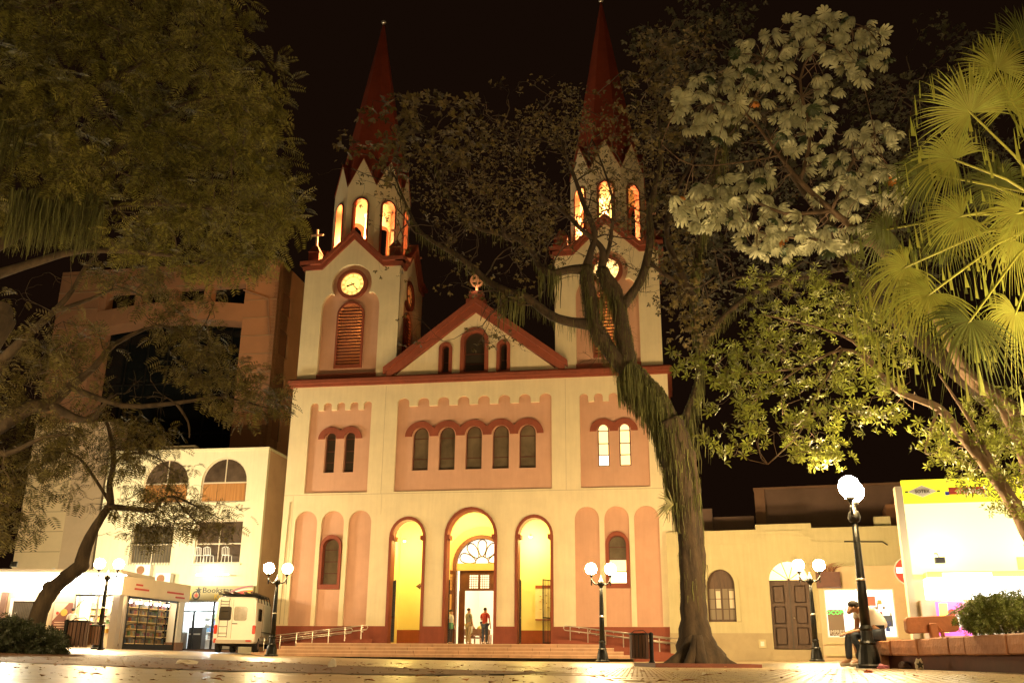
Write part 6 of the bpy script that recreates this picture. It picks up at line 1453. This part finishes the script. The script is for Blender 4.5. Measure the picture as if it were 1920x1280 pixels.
# log seat back standing on the planter
lb = thing('log_backrest', 'thick orange brown log rail on a forked post above the planter', 'bench', at(1742, 1210, 15.6) * 1.0)
lbx = lambda px, py: at(px, py, 15.6) - lb.location
a, b = lbx(1697, 1172), lbx(1795, 1168)
V_ = []; nn = 10
m_log = M('orange_log', (.42, .15, .06), .6, .3, 2, .3, 20)
prof = rr_plate(0, (b - a).x, -.125, .125, .06); mb = MB(lambda x, y, z: (a.x + x, a.y + y - .0, a.z + z + (b.z - a.z) * x / (b - a).x)); mb.plate(prof, [], -.06, .06)
lg = mb.build('rail', m_log, lb); bv = lg.modifiers.new('bevel', 'BEVEL'); bv.width = .03; bv.segments = 3
c0 = lbx(1750, 1214); mb = MB(); mb.box(c0.x - .075, c0.x + .06, -.16, -.065, -.08, .34); o_ = mb.build('post', m_log, lb); bv = o_.modifiers.new('bevel', 'BEVEL'); bv.width = .025; bv.segments = 2
MB().tube([(c0.x + .05, -.1, .30), (c0.x + .13, -.1, .2), (c0.x + .14, -.1, -.06)], [.03, .03, .03], 6).build('brace', m_log, lb)

# ---------------------------------------------------------------- people
m_skin = M('skin', (.50, .27, .16), .55); m_hair = M('dark_hair', (.02, .013, .009), .6, 0, 1, .5, 60); m_shirtw = M('white_shirt', (.75, .72, .66), .8, .05, 3, .3, 12); m_jeans = M('dark_jeans', (.035, .045, .065), .85, .3, 4, .4, 16)
m_shoe = M('pale_shoes', (.62, .55, .46), .6)
def skin(name, parent, J, E, mat, sub=2, root=0, flat=1.0):
    names = list(J); me = bpy.data.meshes.new(name); me.from_pydata([J[k][:3] for k in names], [(names.index(a), names.index(b)) for a, b in E], []); me.materials.append(mat)
    o = link(name, me, parent); md = o.modifiers.new('skin', 'SKIN'); md.use_smooth_shade = True
    sk = me.skin_vertices[0].data if me.skin_vertices else None
    if sk is None:
        bm = bmesh.new(); bm.from_mesh(me); bm.verts.layers.skin.verify(); bm.to_mesh(me); bm.free(); sk = me.skin_vertices[0].data
    for i, k in enumerate(names):
        r_ = J[k][3]; r2 = J[k][4] if len(J[k]) > 4 else r_; sk[i].radius = (r_, r2); sk[i].use_root = (i == root)
    s_ = o.modifiers.new('sub', 'SUBSURF'); s_.levels = sub; s_.render_levels = sub; return o
def seated_man():
    t = thing('person', 'man in white t-shirt and dark jeans sitting hunched behind the tall lamp post', 'person', (6.55, 17.5, g(6.6) + .02))
    # faces -x, seated at z .44, leaning forward over the knees
    J = dict(pel=(0, 0, .56, .12, .15), waist=(-.05, 0, .70, .125, .15), chest=(-.17, 0, .86, .13, .16), upper=(-.29, 0, .95, .10, .14), neck=(-.37, 0, .98, .052), nk2=(-.43, 0, .975, .05), jaw=(-.49, 0, .93, .062), head=(-.475, 0, 1.0, .092, .078), crown=(-.43, 0, 1.06, .07, .065),
             nose=(-.575, 0, .945, .013), chin=(-.545, 0, .885, .03))
    E = [('pel', 'waist'), ('waist', 'chest'), ('chest', 'upper'), ('upper', 'neck'), ('neck', 'nk2'), ('nk2', 'head'), ('head', 'crown'), ('head', 'jaw'), ('jaw', 'chin')]
    del J['nose']
    sh = {}; le = []
    for s_, n_ in ((-1, 'l'), (1, 'r')):
        sy = s_
        J['sh' + n_] = (-.30, .17 * sy, .93, .058); J['el' + n_] = (-.32 - (.02 if s_ > 0 else 0), .20 * sy, .62, .043); J['wr' + n_] = (-.56, .09 * sy, .565, .027); J['hd' + n_] = (-.625, .05 * sy, .555, .034, .022)
        E += [('upper', 'sh' + n_), ('sh' + n_, 'el' + n_), ('el' + n_, 'wr' + n_), ('wr' + n_, 'hd' + n_)]
        for f_ in range(4):
            a = 'f%d%s' % (f_, n_); o = (f_ - 1.5) * .018; L = (.036, .042, .040, .03)[f_]
            J[a] = (-.655, .05 * sy + o, .548, .009); J[a + 'b'] = (-.655 - L, .045 * sy + o * .9, .53, .008); J[a + 'c'] = (-.66 - L, .04 * sy + o * .8, .505, .007); E += [('hd' + n_, a), (a, a + 'b'), (a + 'b', a + 'c')]
        J['th' + n_] = (-.60, .05 * sy - .035 * sy, .575, .010); J['tb' + n_] = (-.645, .02 * sy, .578, .008); E += [('wr' + n_, 'th' + n_), ('th' + n_, 'tb' + n_)]
        J['hip' + n_] = (-.06, .10 * sy, .52, .095); J['kn' + n_] = (-.52, .11 * sy, .53, .06); J['an' + n_] = (-.50 - .05 * s_, .11 * sy, .10, .042); J['to' + n_] = (-.66 - .05 * s_, .12 * sy, .04, .035)
        E += [('pel', 'hip' + n_), ('hip' + n_, 'kn' + n_), ('kn' + n_, 'an' + n_), ('an' + n_, 'to' + n_)]
    skin('body', t, J, E, m_skin)
    S_ = {k: J[k] for k in ('waist', 'chest', 'upper', 'shl', 'shr')}
    S_ = dict(hem=(.03, 0, .58, .15, .19), waist=(-.04, 0, .72, .15, .19), chest=(-.16, 0, .885, .15, .2), upper=(-.28, 0, .96, .115, .17), col=(-.345, 0, .975, .07, .075), shl=(-.30, -.185, .925, .078), shr=(-.30, .185, .925, .078), sll=(-.315, -.205, .78, .068), slr=(-.32, .205, .78, .068))
    skin('t_shirt', t, S_, [('hem', 'waist'), ('waist', 'chest'), ('chest', 'upper'), ('upper', 'col'), ('upper', 'shl'), ('upper', 'shr'), ('shl', 'sll'), ('shr', 'slr')], m_shirtw)
    T_ = dict(pel=(0, 0, .55, .13, .17), hl=(-.07, -.10, .53, .11), hr=(-.07, .10, .53, .11), kl=(-.53, -.11, .535, .075), kr=(-.53, .11, .535, .075), cl=(-.455, -.11, .3, .066), cr=(-.55, .11, .3, .066), al=(-.45, -.11, .11, .062), ar=(-.55, .11, .11, .062))
    skin('jeans', t, T_, [('pel', 'hl'), ('pel', 'hr'), ('hl', 'kl'), ('kl', 'cl'), ('cl', 'al'), ('hr', 'kr'), ('kr', 'cr'), ('cr', 'ar')], m_jeans)
    for s_, x in ((-1, -.45), (1, -.55)): skin('shoe', t, dict(h=(x + .05, .11 * s_, .04, .042), b=(x - .06, .115 * s_, .045, .045, .042), c=(x - .18, .12 * s_, .03, .034, .045)), [('h', 'b'), ('b', 'c')], m_shoe)
    mb = MB(); mb.ball((-.425, 0, 1.05), .10, 14, 10, 1.0, .86, .72); V_ = [v for v in mb.v]; h = mb.build('hair', m_hair, t, smooth=True); h.rotation_euler = (0, -.0, 0)
    MB().ball((-.578, 0, .955), .014, 8, 6, 1.1, .8, 1.5).build('nose', m_skin, t, smooth=True)
    for s_ in (-1, 1): MB().ball((-.455, .082 * s_, .985), .024, 8, 6, .7, .4, 1.1).build('ear', m_skin, t, smooth=True); MB().ball((-.563, .032 * s_, .985), .009, 6, 5).build('eye', m_hair, t); MB().box(-.574, -.556, .032 * s_ - .018, .032 * s_ + .018, 1.0, 1.006).build('eyebrow', m_hair, t)
    MB().box(-.578, -.56, -.02, .02, .912, .917).build('mouth', m_printred, t)
    MB().box(-.71, -.66, -.03, .03, .50, .51).build('phone', m_ink, t); return t
seated_man()
def stander(label, loc, rz, shirt, legs, hair=True, bent=0.0, sc=1.0, skirt=False, group=None, arm=0):
    t = thing('person', label, 'person', loc, rz, group); t.scale = (sc, sc, sc)
    J = dict(pel=(0, 0, .93, .115, .14), waist=(0, 0, 1.08, .105, .135), chest=(0, 0, 1.28, .115, .155), upper=(0, 0, 1.40, .08, .12), neck=(0, -.01, 1.48, .05), head=(0, -.02, 1.60, .085, .075), crown=(0, -.01, 1.67, .07, .062), chin=(0, -.06, 1.53, .035))
    E = [('pel', 'waist'), ('waist', 'chest'), ('chest', 'upper'), ('upper', 'neck'), ('neck', 'head'), ('head', 'crown'), ('neck', 'chin')]
    for s_, n_ in ((-1, 'l'), (1, 'r')):
        up = arm and s_ > 0
        J['sh' + n_] = (.19 * s_, 0, 1.39, .052); J['el' + n_] = (.25 * s_, -.03, 1.12, .04); J['wr' + n_] = (.16 * s_, -.2, 1.3, .027) if up else (.25 * s_, -.1, .88, .027); w = J['wr' + n_]; J['hd' + n_] = (w[0], w[1] - .03, w[2] + (.08 if up else -.09), .032)
        E += [('upper', 'sh' + n_), ('sh' + n_, 'el' + n_), ('el' + n_, 'wr' + n_), ('wr' + n_, 'hd' + n_)]
        for f_ in range(3): k = 'f%d%s' % (f_, n_); J[k] = (w[0] + (f_ - 1) * .02, w[1] - .04, w[2] + (.15 if up else -.16), .009); E.append(('hd' + n_, k))
        J['hip' + n_] = (.09 * s_, 0, .88, .085); J['kn' + n_] = (.10 * s_, -.02 * s_, .48, .055); J['an' + n_] = (.11 * s_, .02, .09, .038); J['to' + n_] = (.12 * s_, -.13, .035, .032); E += [('pel', 'hip' + n_), ('hip' + n_, 'kn' + n_), ('kn' + n_, 'an' + n_), ('an' + n_, 'to' + n_)]
    skin('body', t, J, E, m_skin, 1)
    S_ = dict(hem=(0, 0, .92, .13, .165), waist=(0, 0, 1.08, .125, .155), chest=(0, 0, 1.28, .135, .175), upper=(0, 0, 1.405, .095, .13), shl=(-.195, 0, 1.385, .068), shr=(.195, 0, 1.385, .068), sll=(-.235, -.02, 1.2, .062), slr=(.235, -.02, 1.2, .062))
    skin('shirt', t, S_, [('hem', 'waist'), ('waist', 'chest'), ('chest', 'upper'), ('upper', 'shl'), ('upper', 'shr'), ('shl', 'sll'), ('shr', 'slr')], shirt, 1)
    if skirt: MB().lathe([(.16, .98), (.19, .8), (.24, .45), (.23, .44), (.1, .9)], seg=14).build('skirt', legs, t, smooth=True)
    else: skin('trousers', t, dict(pel=(0, 0, .93, .13, .155), hl=(-.095, 0, .87, .1), hr=(.095, 0, .87, .1), kl=(-.105, .01, .48, .072), kr=(.105, -.01, .48, .072), al=(-.11, .02, .09, .06), ar=(.11, .02, .09, .06)), [('pel', 'hl'), ('pel', 'hr'), ('hl', 'kl'), ('kl', 'al'), ('hr', 'kr'), ('kr', 'ar')], legs, 1)
    for s_ in (-1, 1): skin('shoe', t, dict(h=(.11 * s_, .05, .04, .04), c=(.12 * s_, -.16, .035, .035)), [('h', 'c')], m_ink, 1)
    MB().ball((0, .0, 1.645), .098, 12, 8, .86, 1.0, .8).build('hair', m_hair, t, smooth=True)
    MB().ball((0, -.115, 1.575), .014, 6, 5).build('nose', m_skin, t)
    return t
m_redsh = M('red_shirt', (.50, .06, .04), .8); m_greysh = M('grey_shirt', (.30, .29, .22), .8); m_greenb = M('green_cloth', (.10, .28, .17), .8); m_darkc = M('dark_cloth', (.05, .04, .04), .85); m_bluej = M('blue_jeans', (.07, .09, .14), .85)
stander('person in red shirt and blue jeans standing at the right of the church main door', L2W(.58, .9, .72), 2.6, m_redsh, m_bluej, arm=1)
stander('person in pale grey shirt standing in the middle of the church main door', L2W(-.34, 1.4, .72), 2.2, m_greysh, M('khaki', (.4, .33, .22), .8), sc=1.0)
w3_ = stander('person with green bag at the left jamb of the church main door', L2W(-1.12, .9, .72), 1.2, m_goods[8], m_darkc, sc=.95)
MB().box(-.42, -.12, -.2, -.05, .75, 1.05).build('bag', m_greenb, w3_)
m_pew = M('pew_wood', (.14, .06, .03), .6)
def sitter(label, u, d, shirt, z=.72):
    t = thing('person', label, 'person', L2W(u, d, z), -YAW + PI, 'people seated in the nave seen through the main door')
    J = dict(pel=(0, 0, .5, .12, .15), chest=(0, .02, .82, .12, .16), upper=(0, .02, .96, .08, .12), neck=(0, .0, 1.04, .05), head=(0, -.01, 1.16, .085, .08), shl=(-.19, .02, .94, .055), ell=(-.24, -.05, .68, .04), hl=(-.15, -.3, .6, .03), shr=(.19, .02, .94, .055), elr=(.24, -.05, .68, .04), hr=(.15, -.3, .6, .03), kl=(-.12, -.42, .5, .06), al=(-.12, -.42, .08, .04), kr=(.12, -.42, .5, .06), ar=(.12, -.42, .08, .04))
    skin('body', t, J, [('pel', 'chest'), ('chest', 'upper'), ('upper', 'neck'), ('neck', 'head'), ('upper', 'shl'), ('shl', 'ell'), ('ell', 'hl'), ('upper', 'shr'), ('shr', 'elr'), ('elr', 'hr'), ('pel', 'kl'), ('kl', 'al'), ('pel', 'kr'), ('kr', 'ar')], m_skin, 1)
    skin('shirt', t, dict(a=(0, 0, .52, .14, .17), b=(0, .02, .82, .14, .18), c=(0, .02, .96, .1, .14), d=(-.2, .02, .93, .07), e=(.2, .02, .93, .07)), [('a', 'b'), ('b', 'c'), ('c', 'd'), ('c', 'e')], shirt, 1)
    MB().ball((0, .015, 1.185), .1, 10, 7, .85, .95, .9).build('hair', m_hair, t, smooth=True); return t
for u, d, sh_, lb_ in ((-1.2, 6.2, m_goods[3], 'seated worshipper in beige shirt nearest the church door'), (-.68, 6.4, m_goods[5], 'seated worshipper in yellow shirt just inside the church door'), (-.98, 8.0, m_goods[8], 'seated worshipper in white shirt further inside the nave'), (-1.6, 8.2, m_goods[2], 'seated worshipper in blue shirt at left inside the nave')):
    sitter(lb_, u, d, sh_)
def pew(label, u, d, w):
    t = thing('pew', label, 'pew', L2W(u, d, .72), -YAW, 'wooden pews inside the church')
    MB().box(-w / 2, w / 2, -.2, .22, .40, .44).build('seat', m_pew, t); MB().box(-w / 2, w / 2, -.27, -.22, .55, .86).build('backrest', m_pew, t)
    for s_ in (-1, 1): MB().box(s_ * (w / 2 - .03) - .03, s_ * (w / 2 - .03) + .03, -.27, .22, 0, .6).build('side_panel', m_pew, t)
pew('wooden pew just inside the main door, under the nearest worshippers', -.95, 6.35, 1.5); pew('wooden pew one row deeper in the nave', -1.3, 8.1, 1.7)
p_ = stander('person in glowing white shirt seen from behind at the left shop doorway', (-19.95, 45.0, .42), PI, m_shirtw, m_darkc, sc=1.0)
# ---------------------------------------------------------------- litter
m_paper = M('crumpled_paper', (.75, .68, .55), .8); m_leafdry = M('dry_leaf', (.30, .12, .04), .8, island=.4); m_plastic = M('dark_plastic_bag', (.06, .035, .03), .3)
def crumple(label, x, y, mat, w, h, cat='litter', name='crumpled_bag', seed=0, group=None):
    r = random.Random(seed); bm = bmesh.new(); bmesh.ops.create_icosphere(bm, subdivisions=2, radius=1)
    for v in bm.verts: k = r.uniform(.55, 1.15); v.co = Vector((v.co.x * w * k, v.co.y * w * .6 * k, max(-.2, v.co.z) * h * k + h * .2))
    me = bpy.data.meshes.new(name); bm.to_mesh(me); bm.free(); me.materials.append(mat); o = link(name, me, None, (x, y, g(x) + .005)); tag(o, label, cat, group); return o
crumple('dark crumpled plastic bag beside the foot of the tall lamp', 6.45, 16.3, m_plastic, .14, .10, seed=2)
crumple('reddish crumpled wrapper right at the base of the tall lamp', 6.05, 16.2, m_goods[6], .10, .07, seed=3, name='wrapper')
o = crumple('black and white crumpled packet in front of the stone planter', 6.1, 14.9, m_paper, .07, .15, seed=4, name='crumpled_packet'); MB().plate(star(0, .07, .06, .03), [], -.06, -.05).build('print', m_ink, o)
crumple('white torn paper on the brown strip at left', -4.3, 13.3, m_paper, .17, .05, seed=5, name='paper_scrap'); crumple('small white paper scrap on the brown strip, left of the church steps', -2.3, 13.0, m_paper, .06, .09, seed=6, name='paper_scrap')
crumple('tiny white plastic cup on the brick pavers right of the centre', 1.9, 9.8, m_paper, .035, .03, seed=7, name='paper_scrap'); crumple('red crushed can on the right pavers', 4.3, 12.0, m_goods[0], .06, .035, seed=8, name='crushed_can')
def fallen(x, y, k):
    r = random.Random(k); L = r.uniform(.03, .07); a = r.uniform(0, 2 * PI); c, s_ = math.cos(a), math.sin(a); z = .012
    pts = [(-L, 0, z), (-.2 * L, .45 * L, z + .012), (L, 0, z + .01), (-.2 * L, -.45 * L, z + .014)]
    me = MB().add([(c * px - s_ * py, s_ * px + c * py, pz) for px, py, pz in pts], [(0, 3, 2), (0, 2, 1)]).mesh('fallen_leaf', m_leafdry); o = link('fallen_leaf', me, None, (x, y, g(x)))
    tag(o, 'small curled dry leaf lying loose on the paving of the square', 'leaf', 'dry leaves scattered on the paving')
r = random.Random(99)
for k in range(110):
    y = 5.8 + (r.random() ** 1.6) * 16; x = r.uniform(-.5, .52) * y
    if k % 3 == 0: y = r.uniform(9.5, 17); x = r.uniform(-5, 1); 
    fallen(x, y, k)
V_ = []; F_ = []
P = []
for k in range(1500):
    y = r.uniform(8.6, 30); x = r.uniform(-18, .5)
    if inpoly(x, y, STRIP): P.append((x, y, g(x) + .012))
for k in range(1400):
    y = 5.6 + r.random() ** 1.4 * 20; x = r.uniform(-.56, .56) * y; P.append((x, y, g(x) + .008))
P = np.array(P); T = (np.array([(-.5, -.4, 0), (.5, -.3, .2), (.45, .4, 0), (-.4, .45, .25)]), np.array([(0, 1, 2, 3)]))
V, F = scatter(T[0], T[1], P, zrot(len(P)), RNG.uniform(.006, .03, len(P))); link('leaf_debris', fastmesh('leaf_debris', V, F, M('leaf_crumbs', (.30, .19, .10), .8, island=.6)), None, kind='stuff')['label'] = 'small leaf crumbs and grit scattered over the paving and the brown strip'
